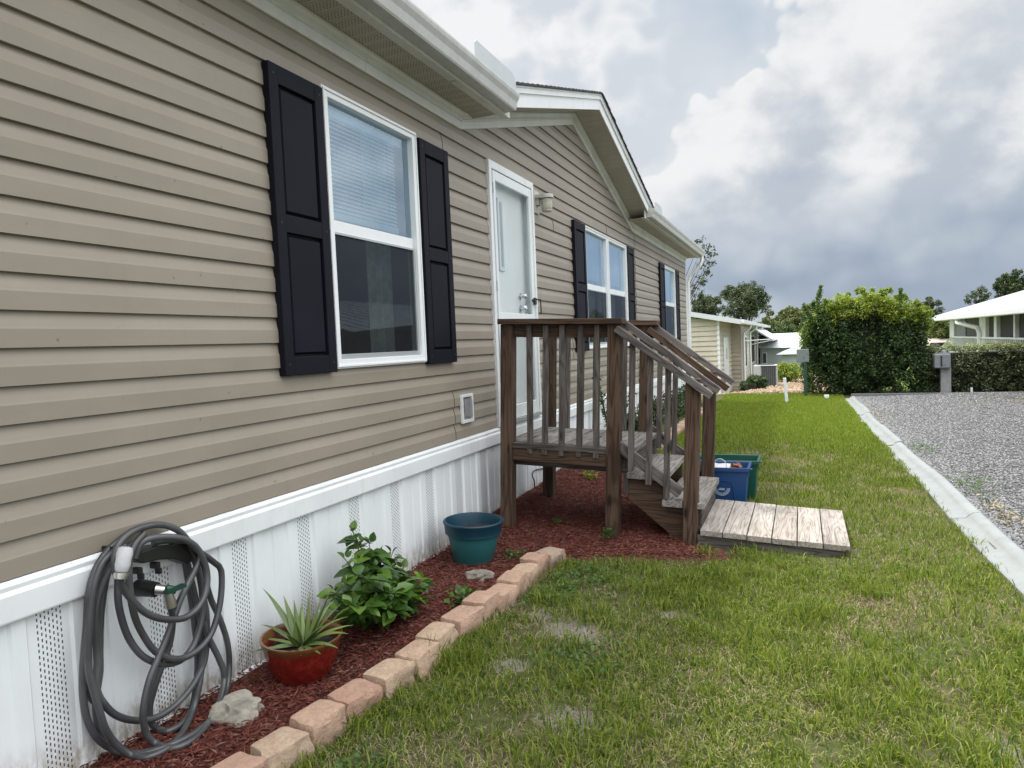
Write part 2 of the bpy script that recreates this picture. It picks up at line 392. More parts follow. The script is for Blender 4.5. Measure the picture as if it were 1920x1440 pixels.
M_STN=m_leaf('gravel_stones',[(.10,.10,.104),(.135,.135,.14),(.17,.17,.175),(.21,.21,.212),(.29,.29,.285),(.15,.15,.155)],0.0,.85,.2)
M_TANB=m_leaf('river_rock_tan',[(.18,.12,.07),(.28,.20,.13),(.36,.29,.21),(.23,.17,.12)],0.0,.85,.2)
M_TANG=plain('tan_rock_bed',(.22,.16,.10),.9,.3,14,bump=.5)
M_KERB=plain('painted_kerb',(.245,.262,.262),.6,.12,5,dirt=(.15,.15,.135),bump=.25)
M_ROCK=plain('limestone',(.36,.33,.275),.95,.45,22,bump=1.0,dirt=(.25,.23,.2))
def m_brick():
    T=mat('tumbled_edging_stone'); oi=T.n('ShaderNodeObjectInfo').outputs['Random']; p=T.vm('ADD',T.pos,T.n('ShaderNodeCombineXYZ',None,X=T.m('MULTIPLY',oi,9)).outputs[0])
    c=T.ramp(oi,[(0,(.41,.245,.18,1)),(.35,(.46,.30,.22,1)),(.7,(.49,.36,.25,1)),(1,(.38,.29,.22,1))],'EASE')
    n=T.noise(p,38,6,.7); n2=T.noise(p,8,4,.6)
    c=T.mix(T.ss(n,.35,.7,0,.55),c,(.26,.17,.13,1)); c=T.mix(T.ss(n2,.55,.75,0,.45),c,(.50,.38,.26,1))
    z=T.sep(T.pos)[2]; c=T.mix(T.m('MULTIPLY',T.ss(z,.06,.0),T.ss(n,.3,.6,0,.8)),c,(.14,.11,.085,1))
    return fin(T,c,.9,T.m('ADD',n,T.m('MULTIPLY',T.noise(p,120,3),.5)),.9,.008,.15)
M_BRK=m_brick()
M_HOSE=None
def m_hose():
    T=mat('grey_rubber_hose'); n=T.noise(T.pos,260,2); n2=T.noise(T.pos,6,3)
    c=T.mix(T.ss(n2,.35,.7),(.045,.046,.048,1),(.085,.087,.09,1)); return fin(T,c,.33,n,.12,.001,.6)
M_HOSE=m_hose()
M_NOZ=plain('nozzle_pale_grip',(.55,.55,.56),.35,.15,30); M_BRASS=plain('zinc_fitting',(.55,.53,.50),.3,.1,20,metal=.9)
M_GRNP=plain('green_valve',(.01,.05,.035),.35,.1,20)
def m_red():
    T=mat('glazed_red_pot'); p=T.obj; z=T.sep(p)[2]; n=T.noise(p,26,6,.7); n2=T.noise(T.mul(p,(1,1,.4)),14,4)
    c=T.mix(T.ss(n,.4,.7),(.115,.008,.006,1),(.20,.018,.012,1)); zz=T.m('ADD',z,T.m('MULTIPLY',T.m('SUBTRACT',n2,.5),.03))
    c=T.mix(T.ss(zz,.125,.165),c,(.13,.055,.018,1)); return fin(T,c,.16,n,.04,.002,.6)
M_RED=m_red()
def m_teal():
    T=mat('teal_plastic_pot'); z=T.sep(T.obj)[2]; n=T.noise(T.mul(T.obj,(1,1,3)),18,5,.7)
    zz=T.m('ADD',z,T.m('MULTIPLY',T.m('SUBTRACT',n,.5),.03))
    c=T.mix(T.ss(zz,.14,.20),(.020,.110,.115,1),(.003,.036,.060,1)); c=T.mix(T.ss(T.m('ADD',z,T.m('MULTIPLY',n,.08)),.075,.02,0,.5),c,(.20,.19,.16,1))
    return fin(T,c,.45,n,.1,.003,.4)
M_TEAL=m_teal()
M_SOIL=plain('potting_soil',(.03,.022,.018),.95,.5,60,bump=.8)
M_BLUE=plain('blue_bin_plastic',(.012,.055,.165),.4,.1,6,spec=.4); M_GBIN=plain('green_bin_plastic',(.006,.075,.05),.4,.1,6)
M_WHITE=plain('white_mark_paint',(.55,.62,.70),.6,.1,9)
M_METR=plain('white_metal_roof',(.60,.63,.65),.35,.04,1)
M_NBSID=m_siding('neighbour_siding_cream',(.50,.46,.37),.05)
M_GREYW=plain('grey_house_wall',(.40,.44,.44),.7,.06,2); M_GSID=m_siding('grey_porch_siding',(.20,.205,.21),.05)
M_WGREY=plain('weathered_grey_post',(.28,.28,.29),.8,.25,8,bump=.3); M_AC=plain('air_conditioner_metal',(.42,.44,.45),.4,.05,4)
M_ACG=plain('coil_grille_dark',(.05,.055,.06),.6,.2,10); M_DGRN=plain('dark_green_post',(.02,.06,.045),.5,.15,8)
M_UTIL=plain('grey_utility_box',(.19,.22,.215),.5,.08,5); M_TANR=plain('tan_roof',(.42,.35,.30),.8,.1,4); M_CAR=plain('dark_vehicle_paint',(.015,.016,.02),.2,.1,3)
M_STAKE=plain('white_stake',(.75,.78,.80),.5,.08,9)
M_LAMP=plain('almond_lamp_plastic',(.50,.49,.43),.45,.08,14); M_JAR=plain('ribbed_lamp_jar',(.42,.41,.32),.25,.2,30)

# ================================================================== SETTING: ground, kerb, gravel, mulch
def grid_mesh(xs,ys,zf,name,mt,keep=None):
    X,Y=np.meshgrid(xs,ys,indexing='ij'); Z=zf(X,Y); V=np.stack([X,Y,Z],-1).reshape(-1,3)
    n,mm=len(xs),len(ys); i,j=np.meshgrid(np.arange(n-1),np.arange(mm-1),indexing='ij')
    a=(i*mm+j).ravel(); q=np.stack([a,a+mm,a+mm+1,a+1],-1)
    if keep is not None:
        cxm=(V[q[:,0]]+V[q[:,2]])/2; q=q[keep(cxm[:,0],cxm[:,1])]
    me=mesh_np(name,V,q.ravel(),4,mt,True)
    o=bpy.data.objects.new(name,me); link(o); return o
xs=np.concatenate([[-400,-120,-40,-16,-8,-4,-2,-1],np.arange(-.5,4.01,.1),np.arange(4.5,12,.75),[14,18,26,50,120,400]])
ys=np.concatenate([[-200,-60,-20,-6,-2],np.arange(-1,8,.1),np.arange(8,28,.35),[30,34,42,60,90,150,300,700]])
g=grid_mesh(xs,ys,G,'ground',M_GRND); tag(g,kind='structure')
KY=[-2,2,4.1,5.46,7.55,9.77,12.5,15.1]; KX=[3.24,3.22,3.19,3.16,3.10,3.02,2.98,2.95]
def kx(y): return np.interp(y,KY,KX)
# kerb: rolled concrete edging in pieces
kb=MB(); joints=[-1.0,.9,2.5,3.9,5.6,7.3,8.9,10.5,12.1,13.6,15.15]
for i in range(len(joints)-1):
    a,b=joints[i]+.006,joints[i+1]-.006; dx=random.uniform(-.012,.012); dz=random.uniform(-.006,.006); n=8
    prof=[(0,-.06),(0,.012),(.012,.022),(.085,.030),(.105,.052),(.13,.068),(.165,.072),(.19,.055),(.20,.02),(.20,-.06)]
    vs=[];fs=[];m_=len(prof)
    for k in range(n+1):
        y=a+(b-a)*k/n; x0=float(kx(y))+dx+.012*math.sin(y*2.1)
        for (u,w) in prof: vs.append((x0+u,y,w+dz+g1(x0,y)*.6))
    for k in range(n):
        for q in range(m_-1): fs.append((k*m_+q,k*m_+q+1,(k+1)*m_+q+1,(k+1)*m_+q))
    fs+=[tuple(range(m_)),tuple(n*m_+q for q in range(m_-1,-1,-1))]
    kb.add(vs,fs)
k=obj('kerb',kb,M_KERB,smooth=True,auto=50); tag(k,kind='structure')
gx=np.concatenate([np.linspace(3.1,4.5,12),np.linspace(5,14,14)])
def gz(x,y): return .012+.05*sstep(x,3.3,5)*sstep(y,2,9)+.012*vnoise(x,y,1.1,9)
gv=grid_mesh(gx,np.linspace(-3,15.55,60),gz,'gravel_drive',M_GRV,keep=lambda x,y:x>kx(y)+.12); tag(gv,kind='structure')
# far gravel border strip
bo=MB().box(3.1,14,15.55,15.66,-.1,.075); o=obj('gravel_border',bo,plain('dark_border_timber',(.16,.17,.17),.8,.2,5)); tag(o,kind='structure')

def bed_edge(y):   # right boundary of the mulch
    return np.interp(y,[1.2,1.7,2.3,3.0,3.7,4.02,4.15,4.3,4.45,4.62,5.2,6.1,6.6,7.5],[.60,.64,.69,.72,.74,.80,1.30,1.74,1.86,1.62,1.40,1.30,.75,.55])
def inmul(x,y): return (x<bed_edge(y)+.05*(vnoise(x,y,9,2)-.5)*(y>4.02))&(y<7.6)&(x>-.1)
def mz(x,y):
    x=np.asarray(x,dtype=float); y=np.asarray(y,dtype=float)
    d=np.minimum(np.minimum(bed_edge(y)-x,bed_edge(y-.1)-x),bed_edge(y+.1)-x)
    k=sstep(d,-.02,.16)
    return G(x,y)-.006+k*(.008+.03*(1-sstep(x,.1,.5))*sstep(y,4,5)+.010*vnoise(x,y,3.1,4)+.006*vnoise(x,y,14,6)+.05*sstep(y,5.6,7)*(1-sstep(x,.4,1.1)))
mu=grid_mesh(np.arange(-.1,2.1,.03),np.arange(.9,7.6,.03),mz,'mulch_ground',M_MUL,keep=inmul); tag(mu,kind='structure')

def chips(n,region,zf,L,W,mt,name,label,cat,tilt=.25):
    P=[]; 
    x=RNG.uniform(region[0],region[1],n*3); y=RNG.uniform(region[2],region[3],n*3)
    jx=RNG.normal(0,.05,len(x)); k=inmul(x-np.abs(jx)*(y>3.95),y+jx)&inmul(x-.12*(y>3.95),y)&(x>.0); x=x[k][:n]; y=y[k][:n]; n=len(x)
    z=zf(x,y)+RNG.uniform(.001,.014,n); a=RNG.uniform(0,2*PI,n); l=RNG.uniform(L[0],L[1],n)/2; w=RNG.uniform(W[0],W[1],n)/2
    t=RNG.normal(0,tilt,n); d=np.stack([np.cos(a)*np.cos(t),np.sin(a)*np.cos(t),np.sin(t)],-1)
    sd=np.stack([-np.sin(a),np.cos(a),RNG.normal(0,.5,n)],-1); sd/=np.linalg.norm(sd,axis=1)[:,None]
    c=np.stack([x,y,z],-1); up=np.cross(d,sd); h=(.0025*RNG.uniform(.6,2,n))[:,None]
    v=np.stack([c-d*l[:,None],c+sd*w[:,None]-d*l[:,None]*.1,c+d*l[:,None],c-sd*w[:,None]+d*l[:,None]*.2,c+up*h],1)
    idx=np.array([0,1,4,1,2,4,2,3,4,3,0,4])[None,:]+5*np.arange(n)[:,None]
    me=mesh_np(name,v.reshape(-1,3),idx.ravel(),3,mt); o=bpy.data.objects.new(name,me); link(o); return tag(o,label,cat,kind='stuff')
chips(46000,(-.02,1.95,1.1,7.5),mz,(.012,.055),(.003,.009),M_CHIP,'mulch','red shredded wood mulch spread along the skirting and under the porch','mulch',.22)

# ------------------------------------------------------------------ grass
def blades(x,y,h,w,lean,mt,name,label,zoff=0,flat=False):
    n=len(x); z=G(x,y)+zoff; a=RNG.uniform(0,2*PI,n); b=RNG.uniform(0,2*PI,n)
    d=np.stack([np.cos(a),np.sin(a),np.zeros(n)],-1); s=np.stack([-np.sin(b),np.cos(b),np.zeros(n)],-1)*(w/2)[:,None]
    base=np.stack([x,y,z],-1); up=np.array([0,0,1.0]); ln=lean[:,None]; hh=h[:,None]
    p1=base+up*hh*.55*(1-ln*.3)+d*hh*ln*.30; p2=base+up*hh*(1-ln*.75)+d*hh*ln*.95
    v=np.stack([base-s,base+s,p1+s*.85,p1-s*.85,p2],1)
    o5=5*np.arange(n)[:,None]
    tri=np.concatenate([np.array([[0,1,2]])+o5,np.array([[0,2,3]])+o5,np.array([[3,2,4]])+o5],1)
    me=mesh_np(name,v.reshape(-1,3),tri.ravel(),3,mt); o=bpy.data.objects.new(name,me); link(o); return tag(o,label,'grass',kind='stuff')
def lawn_pts(n,y0,y1,dens):
    x=RNG.uniform(.4,3.25,n*2); y=RNG.uniform(y0,y1,n*2)
    ok=(x<kx(y)+.015)&~((x<bed_edge(y)+.02)&(y<7.6))&~((y>=7.5)&(x<.62+.03*np.sin(y*3)))
    ok&=~((y>4.53)&(y<5.5)&(x>1.33)&(x<2.40))
    p=dens(x,y); ok&=RNG.uniform(0,1,len(x))<p
    x=x[ok][:n]; y=y[ok][:n]; return x,y
def sandm(x,y):
    s=np.zeros(len(x))
    for (px,py,rx,ry) in SAND: s=np.maximum(s,np.exp(-(((x-px)/rx)**2+((y-py)/ry)**2)*.9))
    return s
def bright(x,y): return sstep(x+.15*(vnoise(x,y,2,8)-.5),1.3,2.1)
def dn(x,y):
    c=vnoise(x,y,3.2,11)*.55+vnoise(x,y,9,12)*.45; c=sstep(c,.25,.62); c=c*(1-.62*np.exp(-((x-1.30)/.42)**2-((y-3.0)/.85)**2))
    strip=sstep(y,4.6,5.0)*(1-sstep(y,5.9,6.4))*sstep(x,1.9,2.5)+np.exp(-((x-2.85)/.35)**2-((y-4.6)/.6)**2)
    return np.clip((.18+.82*c)*(1-.93*sandm(x+.09*(vnoise(x,y,14,31)-.5),y+.09*(vnoise(x,y,14,32)-.5)))*(1-.55*np.clip(strip,0,1)),0.03,1)
x,y=lawn_pts(88000,1.1,5.2,dn)
hc=.45+1.3*vnoise(x,y,4,21)*vnoise(x,y,11,22)*1.6
blades(x,y,hc*RNG.uniform(.026,.088,len(x)),RNG.uniform(.0026,.0062,len(x)),RNG.uniform(.15,1.0,len(x)),M_GRASS,'grass','green lawn grass growing between the stone edging and the kerb')
x,y=lawn_pts(60000,5.2,11.5,lambda x,y:dn(x,y)*(1-sstep(y,8.2,11.2)))
blades(x,y,RNG.uniform(.03,.075,len(x)),RNG.uniform(.004,.007,len(x)),RNG.uniform(.1,.7,len(x)),M_GRASS,'grass','green lawn grass beyond the wooden platform')
x,y=lawn_pts(66000,7.6,16.6,lambda x,y:(.55+.45*vnoise(x,y,3,2))*sstep(y+1.2*(vnoise(x,y,1.5,44)-.5),8.0,11.0))
blades(x,y,RNG.uniform(.035,.07,len(x)),RNG.uniform(.006,.011,len(x)),RNG.uniform(.1,.6,len(x)),M_GRAS2,'grass','bright lawn grass at the far end of the yard')
x,y=lawn_pts(56000,1.1,8.5,lambda x,y:(1-.92*sandm(x,y))*(.25+.75*sstep(vnoise(x,y,2.6,51)+.25*np.exp(-((x-1.3)/.45)**2-((y-3.0)/.9)**2),.45,.75)))
blades(x,y,RNG.uniform(.02,.06,len(x)),RNG.uniform(.0018,.0035,len(x)),RNG.uniform(.9,1.3,len(x)),M_STRAW,'dry_grass','straw coloured dead grass lying between the green blades')
# long tufts against platform, kerb, bricks
tx=[];ty=[]
for (cx0,cy0,nn,sp) in [(1.62,4.42,60,.04),(1.85,4.40,50,.05),(2.1,4.42,40,.05),(.98,4.40,0,.03),(.62,1.62,170,.05),(.70,1.75,110,.04),(.86,2.62,70,.03),(.93,3.35,90,.04),(.86,2.9,60,.03),(2.95,4.2,170,.12),(3.05,3.5,140,.1),(2.5,3.9,40,.03),(2.9,3.1,160,.12),(3.1,5.3,60,.05),(3.05,7.0,60,.06),(2.2,3.2,60,.08),(1.9,2.2,60,.08),(2.6,2.1,80,.1),(1.5,1.9,80,.1)]:
    tx.append(RNG.normal(cx0,sp,nn)); ty.append(RNG.normal(cy0,sp,nn))
x=np.concatenate(tx); y=np.concatenate(ty); k=(x<kx(y)+.03)&~((y>4.58)&(x<2.42)&(x>1.3)); x=x[k];y=y[k]
blades(x,y,RNG.uniform(.05,.13,len(x)),RNG.uniform(.003,.005,len(x)),RNG.uniform(.2,1.0,len(x)),M_GRASS,'grass','longer grass tufts beside the platform, the stones and the kerb')
# ------------------------------------------------------------------ stones
OCT=np.array([(1,0,0),(-1,0,0),(0,1,0),(0,-1,0),(0,0,1),(0,0,-1)],float); OF=np.array([(0,2,4),(2,1,4),(1,3,4),(3,0,4),(2,0,5),(1,2,5),(3,1,5),(0,3,5)])
def stones(x,y,z,s,mt,name,label,cat):
    n=len(x); V=OCT[None]*RNG.uniform(.55,1.25,(n,6,1))+RNG.normal(0,.15,(n,6,3)); V[:,:,2]*=.7
    a=RNG.uniform(0,2*PI,n); c,s_=np.cos(a),np.sin(a); X=V[:,:,0]*c[:,None]-V[:,:,1]*s_[:,None]; Y=V[:,:,0]*s_[:,None]+V[:,:,1]*c[:,None]
    V=np.stack([X,Y,V[:,:,2]],-1)*s[:,None,None]+np.stack([x,y,z],-1)[:,None,:]
    idx=(OF.ravel()[None]+6*np.arange(n)[:,None]).ravel()
    me=mesh_np(name,V.reshape(-1,3),idx,3,mt); o=bpy.data.objects.new(name,me); link(o); return tag(o,label,cat,kind='stuff')
n=110000; y=RNG.uniform(1.2,15.5,n); x=kx(y)+.17+RNG.uniform(0,1,n)**1.5*np.minimum(7.0,2.2+.35*(y-1.2)); ok=x>kx(y)+.17; x=x[ok];y=y[ok]
stones(x,y,gz(x,y)+.004,RNG.uniform(.0055,.0125,len(x))*(1+.03*y),M_STN,'gravel','loose grey gravel covering the drive beyond the kerb','gravel')
x=RNG.uniform(.1,3.0,6000); y=RNG.uniform(17.0,29,6000); stones(x,y,G(x,y)+.01,RNG.uniform(.03,.07,6000),M_TANB,'river_rocks','tan landscaping rocks around the air conditioner','rocks')
# ================================================================== FOLIAGE helpers
def leafmesh(name,P,D,Nn,L,W,mt,parent=None,fold=.25,label=None):
    "folded diamond leaves: P base points, D direction, Nn normals"
    D=D/np.linalg.norm(D,axis=1)[:,None]; S_=np.cross(D,Nn); S_/=np.linalg.norm(S_,axis=1)[:,None]+1e-9; N2=np.cross(S_,D)
    L=L[:,None]; W=W[:,None]; v=np.stack([P,P+D*L*.45+S_*W*.5+N2*W*fold,P+D*L,P+D*L*.45-S_*W*.5+N2*W*fold],1)
    n=len(P); idx=(np.array([0,1,2,0,2,3])[None]+4*np.arange(n)[:,None]).ravel()
    V=v.reshape(-1,3)
    if parent is not None:
        inv=np.array(WM[parent.name].inverted()); V=V@inv[:3,:3].T+inv[:3,3]
    me=mesh_np(name,V,idx,3,mt); o=bpy.data.objects.new(name,me); link(o,parent)
    if label:o['label']=label
    return o
def rdir(n):
    v=RNG.normal(0,1,(n,3)); return v/np.linalg.norm(v,axis=1)[:,None]
def clumps(name,cent,rad,per,L,mt,parent,shell=.55,W=.55,up=.4,label=None):
    "leaves filling the outer part of many small ellipsoid clumps"
    cent=np.asarray(cent,float); rad=np.asarray(rad,float); n=len(cent)*per
    ci=np.repeat(np.arange(len(cent)),per); d=rdir(n); rr=(shell+(1-shell)*RNG.uniform(0,1,n))[:,None]
    if rad.ndim==1: rad=np.stack([rad,rad,rad*.8],-1)
    P=cent[ci]+d*rad[ci]*rr; Nn=d+rdir(n)*.7+np.array([0,0,up]); Nn/=np.linalg.norm(Nn,axis=1)[:,None]
    D=np.cross(Nn,rdir(n)); l=RNG.uniform(L*.6,L*1.3,n)
    return leafmesh(name,P,D,Nn,l,l*W,mt,parent,label=label)
def blob(c,r,seed=0,amp=.2,sub=3):
    bm=bmesh.new(); bmesh.ops.create_icosphere(bm,subdivisions=sub,radius=1); mb=MB()
    vs=[]
    for v in bm.verts:
        k=1+amp*mnoise.noise(v.co*1.7+Vector((seed,seed*2,0))); vs.append((c[0]+v.co.x*r[0]*k,c[1]+v.co.y*r[1]*k,c[2]+v.co.z*r[2]*k))
    mb.add(vs,[tuple(x.index for x in f.verts) for f in bm.faces]); bm.free(); return mb

# ================================================================== MAIN HOUSE
HY0,HY1=-2.2,15.0; Z0=.70; PITCH=.114; GA,GZ=4.58,2.86; GP=7.32; GS=.278
H=thing('mobile_home',(-4,6.4,0),'long taupe sided home with white skirting, navy shutters and a gable over the door','house')
OPEN=[(2.98,3.90,1.26,2.64),(5.03,5.96,.72,2.73),(7.57,9.55,1.26,2.59),(12.43,13.54,1.26,2.59)]
def siding(mb,Ya,Yb,z0,ztop,pitch,opens,gable=None,x0=0.0,lip=.019):
    nc=int(math.ceil((ztop-z0)/pitch))
    for k in range(nc):
        zb=z0+k*pitch
        if zb>=ztop: break
        lv=[(zb,x0+.002),(zb,x0+lip),(zb+pitch*.50,x0+lip-.0005),(zb+pitch*.56,x0+lip-.003),(zb+pitch,x0+.002)]
        extra=[z for o in opens for z in (o[2],o[3]) if zb+1e-4<z<zb+pitch-1e-4]
        L=[lv[0]]
        for i in range(1,len(lv)):
            a,b=L[-1] if False else lv[i-1],lv[i]
            for z in sorted(extra):
                if a[0]<z<b[0]: L.append((z,a[1]+(b[1]-a[1])*(z-a[0])/(b[0]-a[0])))
            L.append(b)
        for (za,xa),(zc,xc) in zip(L[:-1],L[1:]):
            if za>=ztop: continue
            zm=(za+zc)/2; cuts=sorted((o[0],o[1]) for o in opens if o[2]<=zm<=o[3])
            segs=[];cur=Ya
            for a,b in cuts:
                if a>cur: segs.append((cur,min(a,Yb)))
                cur=max(cur,b)
            if cur<Yb: segs.append((cur,Yb))
            for a,b in segs:
                if b<=a: continue
                def ext(z):
                    l,r=a,b
                    if gable and z>gable[1]:
                        l=max(l,gable[0]+(z-gable[1])/gable[3]); r=min(r,2*gable[2]-gable[0]-(z-gable[1])/gable[3])
                    return l,r
                la,ra=ext(za); lc,rc=ext(zc)
                if ra<=la: continue
                if rc<lc: lc=rc=(la+ra)/2
                mb.quad((xa,la,za),(xa,ra,za),(xc,rc,zc),(xc,lc,zc))
    return mb
sd=MB(); GB=(GA,GZ,GP,GS)
for a,b in ((HY0,4.284),(4.287,7.9 ),(7.9,15.0)):
    pass
siding(sd,HY0,4.284,Z0,2.90,PITCH,OPEN)
siding(sd,4.290,10.18,Z0,2.86,PITCH,OPEN,x0=-.003)
siding(sd,10.186,15.0,Z0,2.90,PITCH,OPEN)
siding(sd,GA-.05,2*GP-GA+.05,Z0+19*PITCH,3.64,PITCH,[],gable=(GA,GZ,GP,GS),x0=-.003)
obj('wall',sd,M_SID,H,fix=False)
for (jy,k0,k1) in ((4.2885,0,3),(4.2885,12,18),(7.05,4,6),(8.6,17,18),(9.4,21,23),(10.19,9,16),(6.55,15,16),(11.3,5,7)):
    for k_ in range(k0,k1):
        zb_=Z0+k_*PITCH+.001; jm=MB().box(.004,.0198,jy,jy+.0022,zb_,zb_+PITCH*.50); jm.prism([(.004,zb_+PITCH*.50),(.0198,zb_+PITCH*.50),(.0172,zb_+PITCH*.56),(.0035,zb_+PITCH*.97),(.002,zb_+PITCH*.97)],1,jy,jy+.0022)
        obj('lap_joint_shadow',jm,M_JOINT,H)  # dark strip drawn for the thin shadow line at each lap
# wall backing (keeps light out behind the siding), broken at openings
bk=MB()
ycuts=[HY0]+[v for o in OPEN for v in (o[0],o[1])]+[15.0]
for i in range(len(ycuts)-1):
    a,b=ycuts[i],ycuts[i+1]
    op=[o for o in OPEN if abs(o[0]-a)<1e-6]
    if op: bk.box(-.08,-.005,a,b,.05,op[0][2]); bk.box(-.08,-.005,a,b,op[0][3],2.95)
    else: bk.box(-.08,-.005,a,b,.05,2.95)
obj('wall_sheathing',bk,plain('sheathing',(.05,.045,.04),.9),H)
ends=MB(); ends.box(-8,-.09,HY1-.05,HY1-.002,.05,2.95); ends.box(-8,-7.95,HY0,HY1-.06,.05,2.95); ends.box(-7.94,-.09,HY0,HY0+.05,.05,2.95); 
obj('end_wall',ends,M_SID,H)
co_=MB(); co_.box(-.09,.024,14.985,15.03,.70,2.9); obj('corner_post',co_,M_TRIMW,H,bevel=.003)
# gable front backing
gb=MB().prism([(GA,2.9),(2*GP-GA,2.9),(GP,3.62)],0,-.06,-.012); obj('gable_backing',gb,M_SID,H)
# skirting
sk=MB(); sv=MB(); STR=[.23+.4075*i for i in range(-5,37)]
STR=[1.452-.4075*3+.4085*i for i in range(-3,36)]
hw=.045; xo=.008
for i,s in enumerate(STR):
    if s>15: break
    e=STR[i+1]-hw if i+1<len(STR) else 15.0
    e=min(e,15.0)
    sv.add([(xo,s-hw,-.08),(xo,s+hw,-.08),(xo,s+hw,.585),(xo,s-hw,.585)],[(0,1,2,3)])
    # ribbed panel between vents
    w=e-(s+hw); pts=[(0,xo),(.02,xo),(.028,xo+.010),(.075,xo+.010),(.083,xo),(w*.46,xo),(w*.46+.006,xo-.007),(w*.46+.012,xo),(w*.75,xo),(w*.75+.008,xo+.008),(w*.75+.05,xo+.008),(w*.75+.058,xo),(w,xo)]
    for (u0,x0_),(u1,x1_) in zip(pts[:-1],pts[1:]):
        ya,yb=s+hw+u0,s+hw+u1
        sk.quad((x0_,ya,-.08),(x1_,yb,-.08),(x1_,yb,.585),(x0_,ya,.585))
obj('skirting',sk,M_SKT,H,fix=False); obj('skirting_vent',sv,M_SKV,H,fix=False)
tr=MB().prism([(-.01,.575),(.034,.575),(.036,.582),(.036,.655),(.028,.668),(.030,.682),(.020,.696),(-.01,.699)],1,HY0,15.02)
obj('skirt_trim',tr,M_TRIMW,H,bevel=.002)
sb=MB().prism([(-.01,-.05),(.026,-.05),(.026,.004),(.016,.012),(-.01,.012)],1,HY0,15.02); obj('ground_channel',sb,M_TRIMW,H)

def window(y0,y1,z0,z1,twin=False,curt=0,blind=True,name='window'):
    fr=MB(); t=.048; xf=.034
    spans=[(y0,y1)] if not twin else [(y0,(y0+y1)/2-.012),((y0+y1)/2+.012,y1)]
    root=None; f_all=MB(); mull=MB()
    zm=z0+(z1-z0)*.515
    for (a,b) in spans:
        f_all.box(-.04,xf,a,a+t,z0,z1); f_all.box(-.04,xf,b-t,b,z0,z1)
        f_all.box(-.04,xf-.001,a+t,b-t,z1-t,z1); f_all.box(-.04,xf-.001,a+t,b-t,z0,z0+t)
        f_all.box(-.03,.006,a+t,b-t,zm-.028,zm+.034)        # meeting rail
    root=obj(name,f_all,M_FRAME,H,bevel=.003)
    for (a,b) in spans:
        lip=MB(); lip.box(xf,xf+.007,a+.006,b-.006,z1-.02,z1-.008); lip.box(xf,xf+.007,a+.006,b-.006,z0+.008,z0+.02)
        lip.box(xf,xf+.007,a+.006,a+.016,z0+.02,z1-.02); lip.box(xf,xf+.007,b-.016,b-.006,z0+.02,z1-.02)
        obj('frame_bead',lip,M_FRAME,root,bevel=.002)
        s=MB(); w=.018
        s.box(.006,.016,a+t,a+t+w,z0+t,zm-.028); s.box(.006,.016,b-t-w,b-t,z0+t,zm-.028); s.box(.006,.0155,a+t+w,b-t-w,z0+t,z0+t+.026); s.box(.006,.0155,a+t+w,b-t-w,zm-.04,zm-.028)
        obj('screen_frame',s,M_GREYF,root,bevel=.0015)
        p=MB().quad((-.004,a+t,zm+.034),(-.004,b-t,zm+.034),(-.004,b-t,z1-t),(-.004,a+t,z1-t)); obj('pane',p,M_GLASS,root,fix=False)
        p=MB().quad((.004,a+t+w,z0+t+.026),(.004,b-t-w,z0+t+.026),(.004,b-t-w,zm-.04),(.004,a+t+w,zm-.04)); obj('pane',p,M_SCR,root,fix=False)
        if blind:
            bl=MB(); zz=z1-t-.05; zend=zm+.10
            bl.box(-.085,-.05,a+t,b-t,z1-t-.045,z1-t-.008)
            while zz>zend-.0:
                bl.add([(-.074,a+t+.01,zz+.009),(-.074,b-t-.06,zz+.009),(-.058,b-t-.06,zz-.010),(-.058,a+t+.01,zz-.010)],[(0,1,2,3)]); zz-=.0225
            for q in range(6): bl.box(-.083,-.057,a+t+.01,b-t-.06,zend-.004-.006*q-.004,zend-.004-.006*q)
            obj('blind',bl,M_BLIND,root,fix=False)
        else:
            sh=MB().box(-.075,-.07,a+t,b-t,zm+.10,z1-t); obj('roller_shade',sh,M_BLIND,root)
        cu=MB(); 
        for (ca,cb) in ((a+t,a+t+.15),(b-t-.30,b-t-.04)):
            n=16; vs=[]
            for i in range(n+1):
                yy=ca+(cb-ca)*i/n; xx=-.14+.02*math.sin(i*1.9)+.008*math.sin(i*4.1)
                vs+= [(xx,yy,z0-.05),(xx,yy,z1)]
            cu.add(vs,[(2*i,2*i+2,2*i+3,2*i+1) for i in range(n)])
        obj('curtain',cu,M_CURT,root,fix=False,smooth=True)
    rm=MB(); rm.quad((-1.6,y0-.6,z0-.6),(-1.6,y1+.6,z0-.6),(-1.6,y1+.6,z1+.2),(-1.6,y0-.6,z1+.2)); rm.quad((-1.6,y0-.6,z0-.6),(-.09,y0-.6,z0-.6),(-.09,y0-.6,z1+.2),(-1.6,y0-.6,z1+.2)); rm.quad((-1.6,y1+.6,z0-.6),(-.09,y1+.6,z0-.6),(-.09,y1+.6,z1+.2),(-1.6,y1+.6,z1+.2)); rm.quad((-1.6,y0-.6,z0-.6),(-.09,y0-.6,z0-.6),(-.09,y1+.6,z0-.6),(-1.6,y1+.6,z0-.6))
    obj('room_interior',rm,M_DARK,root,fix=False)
    return root
window(2.975,3.905,1.245,2.654)
window(7.56,9.56,1.245,2.605,twin=True,blind=False)
window(12.42,13.55,1.245,2.60,blind=False)
